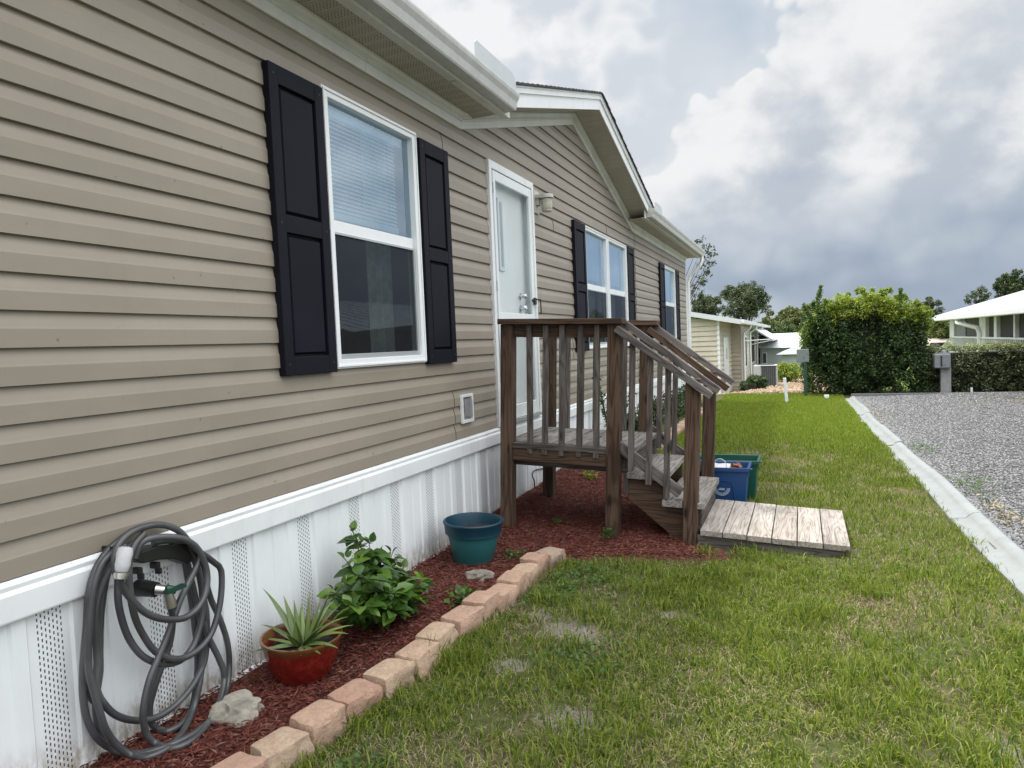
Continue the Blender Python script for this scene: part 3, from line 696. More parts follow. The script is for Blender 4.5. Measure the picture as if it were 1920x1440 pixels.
def shutter(y0,y1,z0,z1):
    s=MB(); xb,xf=.012,.050; w=.062; zs=z0+(z1-z0)*.495; 
    s.box(xb,xf,y0,y0+w,z0,z1); s.box(xb,xf,y1-w,y1,z0,z1); s.box(xb,xf-.0006,y0+w,y1-w,z0,z0+.085); s.box(xb,xf-.0006,y0+w,y1-w,z1-.085,z1); s.box(xb,xf-.0006,y0+w,y1-w,zs-.04,zs+.04)
    o=obj('shutter',s,M_SHUT,H,bevel=.003)
    for a,b in ((z0+.085,zs-.04),(zs+.04,z1-.085)):
        p=MB(); ya,yb=y0+w,y1-w; i1=.020;
        p.box(xb,xb+.014,ya,yb,a,b)
        vs=[(xb+.014,ya+.010,a+.010),(xb+.014,yb-.010,a+.010),(xb+.014,yb-.010,b-.010),(xb+.014,ya+.010,b-.010),(xf-.006,ya+i1,a+i1),(xf-.006,yb-i1,a+i1),(xf-.006,yb-i1,b-i1),(xf-.006,ya+i1,b-i1)]
        p.add(vs,[(0,1,5,4),(1,2,6,5),(2,3,7,6),(3,0,4,7),(4,5,6,7)])
        obj('raised_panel',p,M_SHUT,o)
    sc=MB()
    for yy in (y0+.03,y1-.03):
        for zz in (z0+.05,zs,z1-.045): sc.lathe([(.0055,0),(.0045,.002)],(xf,yy,zz),10,rotmat('Y',PI/2))
    objs('screw',sc,M_BLACK,o)
for a,b in ((2.576,2.962),(3.918,4.30)): shutter(a,b,1.232,2.628)
for a,b in ((7.14,7.545),(9.575,9.98)): shutter(a,b,1.232,2.60)
for a,b in ((11.98,12.405),(13.565,13.97)): shutter(a,b,1.232,2.60)
# door: casing, storm door (glass) and slab behind
ds=MB(); DY0,DY1,DZ0,DZ1=5.01,5.975,.70,2.746
ds.box(-.03,.036,DY0,DY0+.045,DZ0,DZ1); ds.box(-.03,.036,DY1-.045,DY1,DZ0,DZ1); ds.box(-.03,.0355,DY0+.045,DY1-.045,DZ1-.06,DZ1)
door=obj('door',ds,M_TRIMW,H,bevel=.004)
sf=MB(); a,b=DY0+.05,DY1-.05; 
sf.box(.004,.030,a,a+.075,DZ0+.03,DZ1-.065); sf.box(.004,.030,b-.06,b,DZ0+.03,DZ1-.065); sf.box(.004,.0295,a+.075,b-.06,DZ1-.14,DZ1-.065); sf.box(.004,.0295,a+.075,b-.06,DZ0+.03,DZ0+.14); sf.box(.004,.0295,a+.075,b-.06,1.50,1.59)
obj('storm_door_frame',sf,M_WHTP,door,bevel=.004)
hb=MB(); hb.box(.030,.0345,a-.003,a+.02,DZ0+.04,DZ1-.07); 
for q in range(3): hb.box(.030,.040,a+.004,a+.014,DZ0+.3+q*.75,DZ0+.38+q*.75)
obj('hinge_strip',hb,M_GREYF,door)
for z0,z1 in ((1.59,DZ1-.14),(DZ0+.14,1.50)):
    p=MB().quad((.016,a+.075,z0),(.016,b-.06,z0),(.016,b-.06,z1),(.016,a+.075,z1)); obj('pane',p,M_DGL,door,fix=False)
sl=MB().box(-.09,-.045,DY0+.03,DY1-.03,DZ0,DZ1-.05); obj('door_slab',sl,M_DOOR,door)
lt=MB(); ly=5.36; lt.box(-.045,-.030,ly-.05,ly+.05,1.93,2.52); obj('lite_frame',lt,M_WHTP,door,bevel=.006)
lg=MB().box(-.032,-.0285,ly-.022,ly+.022,1.965,2.485); obj('lite_glass',lg,M_GREYF,door)
jb=MB(); jb.box(-.045,.0,DY0+.045,DY0+.06,DZ0,DZ1-.06); jb.box(-.045,.0,DY1-.06,DY1-.045,DZ0,DZ1-.06); jb.box(-.0445,.0,DY0+.06,DY1-.06,DZ1-.10,DZ1-.061); objs('jamb',jb,M_WHTP,door)
for zz,rr in ((1.745,.026),(1.64,.032)):
    kn=MB().lathe([(.03,0),(.03,.008),(.012,.012),(.012,.03),(rr*.8,.036),(rr,.05),(rr*.8,.064),(.004,.068)],(-.045,5.74,zz),20,rotmat('Y',PI/2)); obj('knob' if rr>.03 else 'deadbolt',kn,M_CHROME,door,smooth=True)
hd=MB(); yh=DY1-.075; hd.box(.030,.048,yh-.022,yh+.018,1.675,1.735); hd.tube([(.05,yh,1.72),(.085,yh+.01,1.72),(.088,yh+.01,1.60),(.075,yh+.01,1.59)],.0065,8); hd.box(.03,.06,yh-.06,yh-.022,1.70,1.72)
obj('storm_door_handle',hd,M_BLKM,door,bevel=.002)
dsill=MB().box(-.03,.05,DY0+.045,DY1-.045,DZ0-.002,DZ0+.028); obj('sill',dsill,M_GREYF,door)
# wall lamp
lb=MB(); lb.box(.012,.022,6.03,6.16,2.50,2.70); lamp=obj('wall_lamp',lb,M_LAMP,H,bevel=.004)
arm=MB(); arm.box(.022,.05,6.06,6.13,2.57,2.66); arm.lathe([(.004,.035),(.058,.033),(.062,.026),(.062,0),(.004,0)],(.115,6.095,2.625),28); arm.box(.022,.10,6.04,6.15,2.628,2.658); obj('lamp_cap',arm,M_LAMP,lamp,bevel=.002)
jar=MB(); jar.lathe([(.046,0),(.049,-.02),(.049,-.085),(.044,-.10),(.046,-.105),(.04,-.115),(.0,-.118)],(.115,6.095,2.622),20); obj('glass_jar',jar,M_JAR,lamp)
# dryer vent
vb=MB(); vb.box(.010,.030,4.385,4.405,.80,1.0); vb.box(.010,.030,4.545,4.565,.80,1.0); vb.box(.010,.030,4.405,4.545,.98,1.0); vb.box(.010,.030,4.405,4.545,.80,.822)
v=obj('exhaust_vent',vb,M_TRIMW,H,bevel=.002)
vd=MB().box(.006,.012,4.405,4.545,.822,.98); obj('vent_opening',vd,M_BLACK,v)
fl=MB(); fl.box(.012,.024,4.44,4.50,.84,.965); fl.prism([(4.50,.83),(4.54,.84),(4.54,.96),(4.50,.972)],0,.014,.034); obj('vent_flap',fl,M_WGREY,v,bevel=.003)
# frieze under the soffit: stepped moulding, straight - up the gable - straight
def sweep(poly,path,mb):
    "poly in (x,z') swept along (y,z) path with vertical offset z'"
    n=len(poly); base=len(mb.v); vs=[]
    for (y,z) in path:
        for (px_,pz) in poly: vs.append((px_,y,z+pz))
    fs=[(i*n+q,i*n+(q+1)%n,(i+1)*n+(q+1)%n,(i+1)*n+q) for i in range(len(path)-1) for q in range(n)]
    fs+=[tuple(range(n)),tuple((len(path)-1)*n+q for q in range(n-1,-1,-1))]
    mb.add(vs,fs)
FP=[(-.01,0),(.022,0),(.026,.006),(.026,.052),(.036,.056),(.036,.064),(.030,.070),(.042,.080),(.042,.090),(.050,.104),(.050,.118),(-.01,.118)]
fz=MB(); sweep(FP,[(HY0,2.852),(3.395,2.852)],fz); sweep(FP,[(3.398,2.852),(GA,2.852)],fz)
GP2=2*GP-GA
sweep(FP,[(GA+.002,2.852),(GP-.002,3.612)],fz); sweep(FP,[(GP+.002,3.612),(GP2-.002,2.852)],fz); sweep(FP,[(GP2+.002,2.852),(15.02,2.852)],fz)
objs('frieze',fz,M_CREAM,H,fix=True)
# soffits, fascia, gutters
EX=.27; GX=.30; ZS=2.972
GL,GR=4.86,9.66       # where the level eaves stop and the gable takes over
so=MB(); so.box(-.02,EX,HY0-.3,GL-.1,ZS,ZS+.012); obj('soffit',so,M_SOFV,H)
so=MB(); so.box(-.02,EX,GR+.1,15.2,ZS,ZS+.012); obj('soffit',so,M_SOF,H)
lipm=MB(); lipm.box(EX-.05,EX,HY0-.3,4.02,ZS-.006,ZS-.0005); lipm.box(EX-.05,EX,4.03,GL,ZS-.007,ZS-.0005); lipm.box(EX-.045,EX,GR,15.2,ZS-.006,ZS-.0005); objs('soffit_trim',lipm,M_CREAM,H,bevel=.002)
fa=MB(); fa.box(EX,EX+.012,HY0-.3,GL,ZS-.01,ZS+.13); fa.box(EX,EX+.012,GR,15.21,ZS-.01,ZS+.13); objs('fascia',fa,M_CREAM,H)
GUTP=[(0,0),(.075,0),(.082,.01),(.092,.055),(.108,.085),(.112,.105),(.110,.118),(.104,.118),(.103,.108),(.086,.06),(.078,.014),(.006,.006),(.006,.125),(0,.125)]
def gutter(y0,y1):
    g_=MB(); x0=EX+.0125; z0=ZS+.008
    P_=[(x0+a_,z0+b_) for a_,b_ in GUTP]; g_.prism(P_,1,y0,y1)
    for yy,s in ((y0,1),(y1,-1)):
        g_.prism([(x0,z0),(x0+.075,z0),(x0+.092,z0+.055),(x0+.111,z0+.1),(x0+.11,z0+.118),(x0,z0+.118)],1,yy+s*.0008,yy+s*.003)
    return obj('gutter',g_,M_GUT,H,fix=True)
G1=gutter(HY0-.3,4.78); G2=gutter(9.74,15.22)
for gg,(ya,yb),h in ((G1,(4.05,4.72),.13),(G2,(9.82,10.35),.13)):
    sp=MB(); x0=EX+.118; zb=ZS+.10; pts=[(ya,zb),(yb,zb),(yb,zb+h*.75),(yb-.03,zb+h*.95),(yb-.07,zb+h),(ya+.02,zb+h),(ya,zb+h-.02)]
    sp.prism(pts,0,x0,x0+.004); obj('splash_guard',sp,M_SPL,gg)
# gable overhang: soffit slopes, rake fascia, shingle edge, roof
def gz_(y,off=0): return 2.972+max(0,(min(y,2*GP-y)-4.58))*GS+off
gs=MB()
for (a_,b_) in ((4.60,GP),(GP,2*GP-4.60)):
    za,zb=gz_(a_),gz_(b_); gs.add([(-.02,a_,za),(GX,a_,za),(GX,b_,zb),(-.02,b_,zb),(-.02,a_,za+.01),(GX,a_,za+.01),(GX,b_,zb+.01),(-.02,b_,zb+.01)],[(0,3,2,1),(4,5,6,7),(0,1,5,4),(1,2,6,5),(2,3,7,6),(3,0,4,7)])
obj('gable_soffit',gs,M_SOF,H)
rf=MB()
RK=[(GX,-.012),(GX+.012,-.012),(GX+.012,.085),(GX+.028,.090),(GX+.028,.125),(GX+.034,.13),(GX+.034,.142),(GX,.142)]
for (a_,b_) in ((4.70,GP-.002),(GP+.002,2*GP-4.70)): sweep(RK,[(a_,gz_(a_)),(b_,gz_(b_))],rf)
obj('rake_fascia',rf,M_TRIMW,H)
rs=MB()
for (a_,b_) in ((4.55,GP),(GP,2*GP-4.55)):
    n=26
    for i in range(n):
        y0=a_+(b_-a_)*i/n; y1=a_+(b_-a_)*(i+1)/n
        up=(b_<=GP+.01); st=.012 if True else 0
        z0,z1=gz_(y0,.143),gz_(y1,.143)
        lo,hi=(.006,.016)
        t0,t1=(.020,.010) if up else (.010,.020)
        j=random.uniform(-.004,.004)
        rs.add([(-3.2,y0,z0),(GX+.052+j,y0,z0),(GX+.052+j,y1,z1),(-3.2,y1,z1),(-3.2,y0,z0+t0),(GX+.052+j,y0,z0+t0),(GX+.052+j,y1,z1+t1),(-3.2,y1,z1+t1)],[(0,3,2,1),(4,5,6,7),(0,1,5,4),(1,2,6,5),(2,3,7,6),(3,0,4,7)])
obj('gable_roof',rs,M_SHNG,H)
mr=MB()
for ya,yb_ in ((HY0-.3,4.60),(10.04,15.22)): mr.prism([(EX+.03,ZS+.132),(EX+.03,ZS+.145),(-4,4.22),(-8.3,3.11),(-8.3,3.097),(-4,4.205)],1,ya,yb_)
mr.prism([(-.5,3.33),(-.5,3.343),(-4,4.22),(-8.3,3.11),(-8.3,3.097),(-4,4.205)],1,4.602,10.038)
obj('main_roof',mr,M_SHNG,H)
ge=MB()
for yy in (15.0-.04,HY0): ge.prism([(-.05,2.9),(-8,2.9),(-8,3.05),(-4,4.19),(-.05,3.14)],1,yy,yy+.03)
objs('gable_end',ge,M_SID,H)
# downspout at the far corner
dsp=MB(); P_=[(.34,15.12,2.99),(.34,15.12,2.90),(.30,15.10,2.80),(.20,15.08,2.70),(.10,15.07,2.60),(.06,15.06,2.48),(.055,15.06,1.5),(.055,15.06,.10),(.12,15.06,.03)]
dsp.tube(P_,.040,4); obj('downspout',dsp,M_TRIMW,H,bevel=.004)
# spigot at the skirt
def P3(px,py,x): return tuple(at(px,py,0,x))
def hp(u,v,x): return P3(130+u/3,960+v/3,x)
sp=MB(); sp.tube([hp(385,425,.0),hp(400,425,.04),hp(490,437,.10)],[.030,.030,.026],14); faucet=obj('faucet',sp,M_BLACK,H,smooth=True)
sp=MB(); sp.tube([hp(488,435,.10),hp(540,440,.125)],[.019,.017],14); sp.tube([hp(552,450,.13),hp(566,505,.13),hp(570,535,.13)],[.016,.020,.019],14); obj('faucet_coupling',sp,M_BRASS,faucet,smooth=True)
sp=MB(); sp.tube([hp(545,438,.125),hp(600,440,.145)],[.020,.012],12); sp.box(-.012,.012,-.04,.04,-.006,.006,Matrix.Translation(Vector(hp(595,432,.15)))); obj('tap_handle',sp,M_GRNP,faucet)

# ================================================================== GARDEN HOSE on its hanger
hg=thing('hose_hanger',(.0,1.86,.66),'black plastic hose hanger fixed to the white skirt trim','hose hanger')
hm=MB(); n=14; vs=[]
top=[hp(190,190,.03),hp(260,190,.03),hp(340,215,.03),hp(430,185,.03),hp(520,175,.03),hp(600,170,.03),hp(660,190,.03),hp(665,215,.03)]
bot=[hp(190,215,.03),hp(260,250,.03),hp(350,282,.03),hp(440,262,.03),hp(520,258,.03),hp(600,286,.03),hp(650,262,.03),hp(668,235,.03)]
for a_,b_ in zip(top,bot):
    for xx in (.02,.09): vs.append((xx,a_[1],a_[2])); vs.append((xx,b_[1],b_[2]))
k_=len(top); fs=[]
for i in range(k_-1):
    o0,o1=4*i,4*i+4; fs+=[(o0,o1,o1+1,o0+1),(o0+2,o0+3,o1+3,o1+2),(o0,o0+2,o1+2,o1),(o0+1,o1+1,o1+3,o0+3)]
fs+=[(0,1,3,2),(4*k_-4,4*k_-2,4*k_-1,4*k_-3)]
hm.add(vs,fs); obj('hanger_saddle',hm,M_BLACK,hg,bevel=.004)
hk=MB()
for u,v in ((380,330),(480,300)): hk.box(-.02,.02,-.009,.009,-.010,.012,Matrix.Translation(Vector(hp(u,v,.05)))); hk.box(-.006,.02,-.006,.006,-.022,.0,Matrix.Translation(Vector(hp(u+12,v+12,.06))))
objs('hook',hk,M_BLACK,hg,bevel=.003)
gh=thing('garden_hose',(.06,1.85,.0),'grey rubber garden hose coiled on the wall hanger with a pale grip nozzle','garden hose')
def crom(P,n=7):
    P=[np.array(p,float) for p in P]; P=[2*P[0]-P[1]]+P+[2*P[-1]-P[-2]]; out=[]
    for i in range(1,len(P)-2):
        for k in range(n):
            t=k/n; out.append(.5*((2*P[i])+(P[i+1]-P[i-1])*t+(2*P[i-1]-5*P[i]+4*P[i+1]-P[i+2])*t*t+(-P[i-1]+3*P[i]-3*P[i+1]+P[i+2])*t**3))
    out.append(P[-2]); return out
def hpg(u,v,x):
    for _ in range(80):
        p=hp(u,v,x)
        if p[2]>float(mz(p[0],p[1]))+.012 or x>.4: return p
        x+=.005
    return p
LOOPS=[
 ([(560,80),(480,72),(380,95),(300,145),(210,225),(145,330),(108,470),(97,640),(85,770),(76,900),(78,1050),(105,1180),(160,1275),(250,1335),(350,1360),(470,1345),(600,1300),(720,1235),(820,1140),(880,1020),(900,880),(890,740),(850,610),(800,500),(775,420),(740,300),(690,210),(620,150)],[.05,.06,.05],),
 ([(745,240),(720,300),(680,380),(630,480),(590,590),(550,700),(500,820),(455,930),(425,1050),(415,1160),(435,1250),(490,1305),(570,1328),(660,1305),(750,1230),(830,1110),(870,960),(865,880)],[.12,.13,.10],),
 ([(865,880),(830,800),(780,700),(755,620)],[.10,.09],),
 ([(285,372),(298,420),(350,492),(420,560),(500,597),(590,605),(660,590),(722,540),(762,470),(776,380),(762,290),(720,205),(650,155),(560,140),(450,150),(395,185),(365,260)],[.17,.16,.10],),
 ([(420,120),(370,180),(338,260),(335,360),(345,480),(372,600),(420,700),(480,780),(555,820),(640,822),(730,770),(800,680),(838,560),(855,450),(856,345),(842,305)],[.11,.12,.10],),
 ([(842,305),(770,250),(700,200),(620,110),(520,72),(420,85),(340,120),(280,180),(255,260),(262,350)],[.10,.12],),
 ([(275,370),(275,500),(300,620),(340,720),(400,800),(470,842),(550,856),(630,832),(690,765),(725,680),(750,560),(740,400),(700,260),(640,185),(560,160),(470,170)],[.09,.10,.07],),
 ([(420,130),(330,200),(265,260),(215,340),(175,440),(150,560),(150,700),(158,850),(150,960),(165,1030),(200,1085),(250,1135),(320,1165),(400,1172),(490,1155),(580,1100),(660,1020),(720,930),(762,830),(772,700),(770,560),(750,470)],[.06,.08,.08],),
 ([(300,190),(200,270),(150,380),(125,520),(108,700),(108,880),(135,1000),(170,1120),(205,1225),(265,1310),(350,1368),(430,1380),(520,1350),(600,1290),(660,1200),(700,1100),(730,980),(745,860),(748,700),(725,560),(690,400),(655,260),(620,195)],[.09,.10,.06],),
 ([(240,270),(205,380),(178,560),(170,760),(170,900),(150,1050),(158,1180),(190,1285)],[.04,.05,.05],),
 ([(570,535),(580,600),(575,680),(555,770),(515,880),(475,1000),(452,1100),(460,1180),(500,1222),(560,1232),(640,1185),(690,1100),(715,960),(720,800),(700,600),(670,400),(645,250)],[.13,.06,.05],),
 ([(100,900),(105,1000),(135,1060),(190,1085)],[.04,.05],),
]
hz=MB()
for pts,xs_ in LOOPS:
    xx=np.interp(np.linspace(0,1,len(pts)),np.linspace(0,1,len(xs_)),xs_)
    P_=[hpg(u,v,x_) for (u,v),x_ in zip(pts,xx)]; hz.tube(crom(P_),.0118,10)
obj('hose',hz,M_HOSE,gh,smooth=True)
nz=MB(); a_=np.array(hp(318,195,.175)); b_=np.array(hp(292,340,.18)); pts=[a_+(b_-a_)*t for t in (0,.06,.3,.5,.7,.95,1)]
nz.tube(pts,[.012,.022,.025,.0225,.0235,.019,.014],16); obj('nozzle_grip',nz,M_NOZ,gh,smooth=True)
nz=MB(); c_=np.array(hp(286,378,.18)); pts=[b_+(c_-b_)*t for t in (0,.15,.16,.55,.56,.9,1)]
nz.tube(pts,[.021,.021,.023,.023,.020,.020,.017],16); obj('nozzle_coupling',nz,M_BRASS,gh,smooth=True,auto=25)

# ================================================================== PORCH (leans outward a little)
TH=.047
PR=thing('porch_steps',(.18,4.6,.045),'weathered brown wooden entry porch with railings and stairs at the front door','porch',rot=rotmat('Y',TH))
def pbx(name,x0,x1,y0,y1,z0,z1,mt,tilt=None,bev=.004,par=None):
    b=MB().box(x0,x1,y0-4.6,y1-4.6,z0,z1)
    if tilt:
        c=Vector(((x0+x1)/2,(y0+y1)/2-4.6,z0)); Mx=Matrix.Translation(c)@rotmat(tilt[0],tilt[1])@Matrix.Translation(-c); b.v=[tuple(Mx@Vector(v)) for v in b.v]
    return obj(name,b,mt,par or PR,world=False,bevel=bev)
D=.089; YN,YF=4.6,5.5
# posts
pbx('post',0,D,YN,YN+D,-.12,1.433,M_WPZ)
pbx('post',.769,.769+D,YN,YN+D,-.14,1.433,M_WPZ)
pbx('post',1.283,1.283+D,YN,YN+D,-.14,1.085,M_WPZ)
pbx('post',0,D,YF,YF+D,-.12,1.433,M_WPZ)
pbx('post',.795,.795+D,YF,YF+D,-.14,1.433,M_WPZ)
pbx('post',1.283,1.283+D,YF,YF+D,-.14,1.085,M_WPZ)
# top rails (flat board) and sub rails
pbx('top_rail',-.01,.872,YN-.035,YN+.105,1.434,1.472,M_WPX); pbx('top_rail',-.01,.93,YF-.02,YF+.12,1.434,1.472,M_WPX)
pbx('sub_rail',D,.769,YN+.04,YN+.078,1.345,1.4335,M_WPX,bev=.003); pbx('sub_rail',D,.795,YF+.01,YF+.048,1.345,1.4335,M_WPX,bev=.003)
# deck frame & boards
pbx('rim_joist',D+.001,.768,YN+.012,YN+.05,.475,.565,M_WPX); pbx('rim_joist',.03,.90,YN+.095,YN+.133,.43,.563,M_WX)
pbx('rim_joist',.03,.94,YF-.04,YF-.002,.43,.563,M_WX); pbx('end_joist',.862,.90,YN+.134,YF-.041,.43,.563,M_WY); pbx('end_joist',.0,.03,YN+.09,YF-.002,.43,.563,M_WY)
dk=MB(); u=.0
for i in range(6):
    w=.145 if i<5 else .185
    dk.box(u,u+w,YN-4.6+.09,YF-4.6+.0,.5645,.603); u+=w+.006
obj('deck',dk,M_WDK,PR,world=False,bevel=.004)
de=MB(); 
de.box(D+.001,.768,YN-4.6+.0,YN-4.6+.089,.566,.602); obj('deck_edge_board',de,M_WX,PR,world=False,bevel=.003)
# balusters
for i,px_ in enumerate((984.8,1012,1043.5,1076.5,1108.9)):
    x_=at(px_,760,1,4.59)[0]-.18-1.0*TH*.9+.03
    pbx('baluster',x_-.018,x_+.018,YN+.002,YN+.0385,.53,1.43,M_WZ,tilt=('Y',(-.012,.004,0,.006,-.003)[i]),bev=.003)
for i,px_ in enumerate((1066,1092,1118,1146,1172)):
    x_=at(px_,700,1,5.5)[0]-.18-1.05*TH+.0
    pbx('baluster',x_-.018,x_+.018,YF-.038,YF-.001,.53,1.43,M_WZ,bev=.003)
def loc(x,z,y=0):   # world (x,z) -> porch frame
    dx,dz=x-.18,z-.045; return (dx*math.cos(TH)-dz*math.sin(TH), dx*math.sin(TH)+dz*math.cos(TH))
def slope(name,p0,p1,h,y0,y1,mt,par=None,bev=.003,over=0):
    "board on edge from p0 to p1 (upper edge), porch frame (u,w)"
    (a,b),(c,d)=p0,p1; L=math.hypot(c-a,d-b); tx_,tz_=(c-a)/L,(d-b)/L; nx,nz_=-tz_*-1,-tx_*1
    nx,nz_=(tz_,-tx_)
    an=math.atan2(b-d,c-a); o=obj(name,MB().box(0,L,0,y1-y0,-h,0),mt,par or PR,world=False,bevel=bev)
    o.location=(a,y0-4.6,b); o.rotation_euler=(0,an,0); return o
M_WS=m_wood('wood_grey_rail',0,(.045,.036,.032),(.11,.095,.088),(.19,.17,.16)); 
slope('handrail',loc(1.091,1.428),loc(1.687,.975),.045,YN-.04,YN-.002,M_WS)
slope('handrail',loc(1.112,1.465),loc(1.719,.996),.045,YN+.10,YN+.138,M_WS)
slope('handrail',loc(1.127,1.424),loc(1.704,.953),.045,YF-.05,YF-.012,M_WPX)
slope('handrail',loc(1.136,1.454),loc(1.730,.990),.045,YF+.10,YF+.138,M_WS)
for j,(yy0,yy1) in enumerate(((YN+.0,YN+.099),(YF-.011,YF+.099))):
    for t in (.10,.5,.93):
        x0,z0=1.10+.60*t,1.43-.46*t
        b=MB().box(-.02,.02,yy0-4.6,yy1-4.6,-.045,-.006); an=math.atan2(.458,.60)
        l=loc(x0,z0); Mx=Matrix.Translation(Vector((l[0],0,l[1])))@rotmat('Y',an); b.v=[tuple(Mx@Vector(v)) for v in b.v]
        obj('spacer_block',b,M_WPX,PR,world=False)
# stair balusters
def bal2(x,ztop,zbot,y0):
    a=loc(x,ztop); c=loc(x-.03,zbot)
    pbx('baluster',a[0]-.018,a[0]+.018,y0,y0+.037,c[1],a[1],M_WZ,bev=.003)
for px_,zt,zb in ((1187,1.31,.462),(1220,1.235,.373),(1253,1.15,.286)):
    bal2(at(px_,700,1,4.6)[0]+.0,zt,zb,YN+.0)
for px_,zt,zb in ((1240,1.27,.48),(1268,1.17,.38),(1292,1.10,.30)):
    bal2(at(px_,720,1,5.5)[0]+.0,zt,zb,YF-.01)
# lower sloping rails
slope('lower_rail',loc(1.06,.66),loc(1.475,.345),.070,YN+.038,YN+.075,M_WS); slope('lower_rail',loc(1.10,.66),loc(1.50,.34),.07,YF+.028,YF+.066,M_WS)
# stringers, hangers, treads
def stringer(y0,y1,mt):
    st=[(.905,.425),(1.12,.425),(1.12,.40),(1.145,.40),(1.145,.27),(1.36,.27),(1.36,.0),(1.36,-.05),(1.32,-.06),(.905,.255)]
    obj('stringer',MB().prism(st,1,y0-4.6,y1-4.6),mt,PR,world=False,bevel=.003)
stringer(YN+.095,YN+.133,M_WPX); stringer(YF-.05,YF-.012,M_WPX)
pbx('hanger_post',.867,.904,YN+.09,YN+.128,.29,.43,M_WZ); 
tb=MB(); tb.box(.900,1.028,YN-4.6+.045,YF-4.6+.0,.402,.440); tb.box(1.033,1.165,YN-4.6+.045,YF-4.6+.0,.402,.440); obj('tread',tb,M_WDK,PR,world=False,bevel=.004)
tb=MB(); tb.box(1.148,1.276,YN-4.6+.0,YF-4.6+.0,.247,.286); tb.box(1.281,1.415,YN-4.6+.092,YF-4.6+.0,.247,.286); tb.box(1.281,1.282,0,.001,.247,.286)
obj('tread',tb,M_WDK,PR,world=False,bevel=.004)
te=MB().box(1.3725,1.415,YN-4.6+.002,YN-4.6+.0915,.248,.285); obj('tread_nosing',te,M_WDK,PR,world=False,bevel=.003)
pbx('riser',1.372,1.392,YN+.095,YF-.01,.12,.2465,M_WY)
# ------------------------------------------------------------------ landing platform on the lawn
PL=thing('wooden_platform',(1.5,4.6,0),'low bleached plank platform on the grass at the foot of the steps','platform',rot=rotmat('Y',TH*.75))
def lw(u,w): # porch frame -> world x,z
    return (.18+u*math.cos(TH)+w*math.sin(TH), .045-u*math.sin(TH)+w*math.cos(TH))
pls=MB(); u=1.395; ws=[.135,.14,.14,.14,.14,.145]; inv=WM[PL.name].inverted(); 
for w in ws:
    x0,z0=lw(u,.118); x1,z1=lw(u+w,.118); th=.036
    dz=random.uniform(-.003,.003)
    vs=[]
    for yy in (4.585,5.50+random.uniform(-.006,.006)):
        vs+=[(x0,yy,z0-th+dz),(x1,yy,z1-th+dz),(x1,yy,z1+dz),(x0,yy,z0+dz)]
    pls.add(vs,[(0,1,2,3),(7,6,5,4),(0,4,5,1),(1,5,6,2),(2,6,7,3),(3,7,4,0)]); u+=w+.006
obj('plank',pls,M_WPL,PL,bevel=.003)
nh=MB(); u=1.395
for w in ws:
    for uu in (u+.03,u+w-.03):
        for yy in (4.625,5.455):
            x0,z0=lw(uu,.1185); nh.lathe([(.0045,0),(.003,.0015)],(x0,yy+random.uniform(-.006,.006),z0),8)
    u+=w+.006
o_=obj('screw_heads',nh,M_BLACK,PL); o_['kind']='stuff'
fr=MB()
for yy,u0,u1 in ((4.60,1.376,2.235),(4.70,1.18,1.374),(5.44,1.18,2.235)):
    x0,z0=lw(u0,.08); x1,z1=lw(u1,.08)
    fr.add([(x0,yy,z0-.13),(x1,yy,z1-.12),(x1,yy,z1),(x0,yy,z0),(x0,yy+.038,z0-.13),(x1,yy+.038,z1-.12),(x1,yy+.038,z1),(x0,yy+.038,z0)],[(0,1,2,3),(7,6,5,4),(0,4,5,1),(1,5,6,2),(2,6,7,3),(3,7,4,0)])
x1,z1=lw(2.20,.08); fr.box(x1-.02,x1+.018,4.64,5.44,z1-.12,z1-.001)
objs('frame_board',fr,M_WX,PL,bevel=.003)
x0,z0=lw(1.155,.118); x1,z1=lw(1.39,.118)
sp=MB(); sp.add([(x0,4.695,z0-.034),(x1,4.695,z1-.034),(x1,4.695,z1-.002),(x0,4.695,z0-.002),(x0,5.5,z0-.034),(x1,5.5,z1-.034),(x1,5.5,z1-.002),(x0,5.5,z0-.002)],[(0,1,2,3),(7,6,5,4),(0,4,5,1),(1,5,6,2),(2,6,7,3),(3,7,4,0)])
obj('inner_plank',sp,M_WX,PL,bevel=.003)

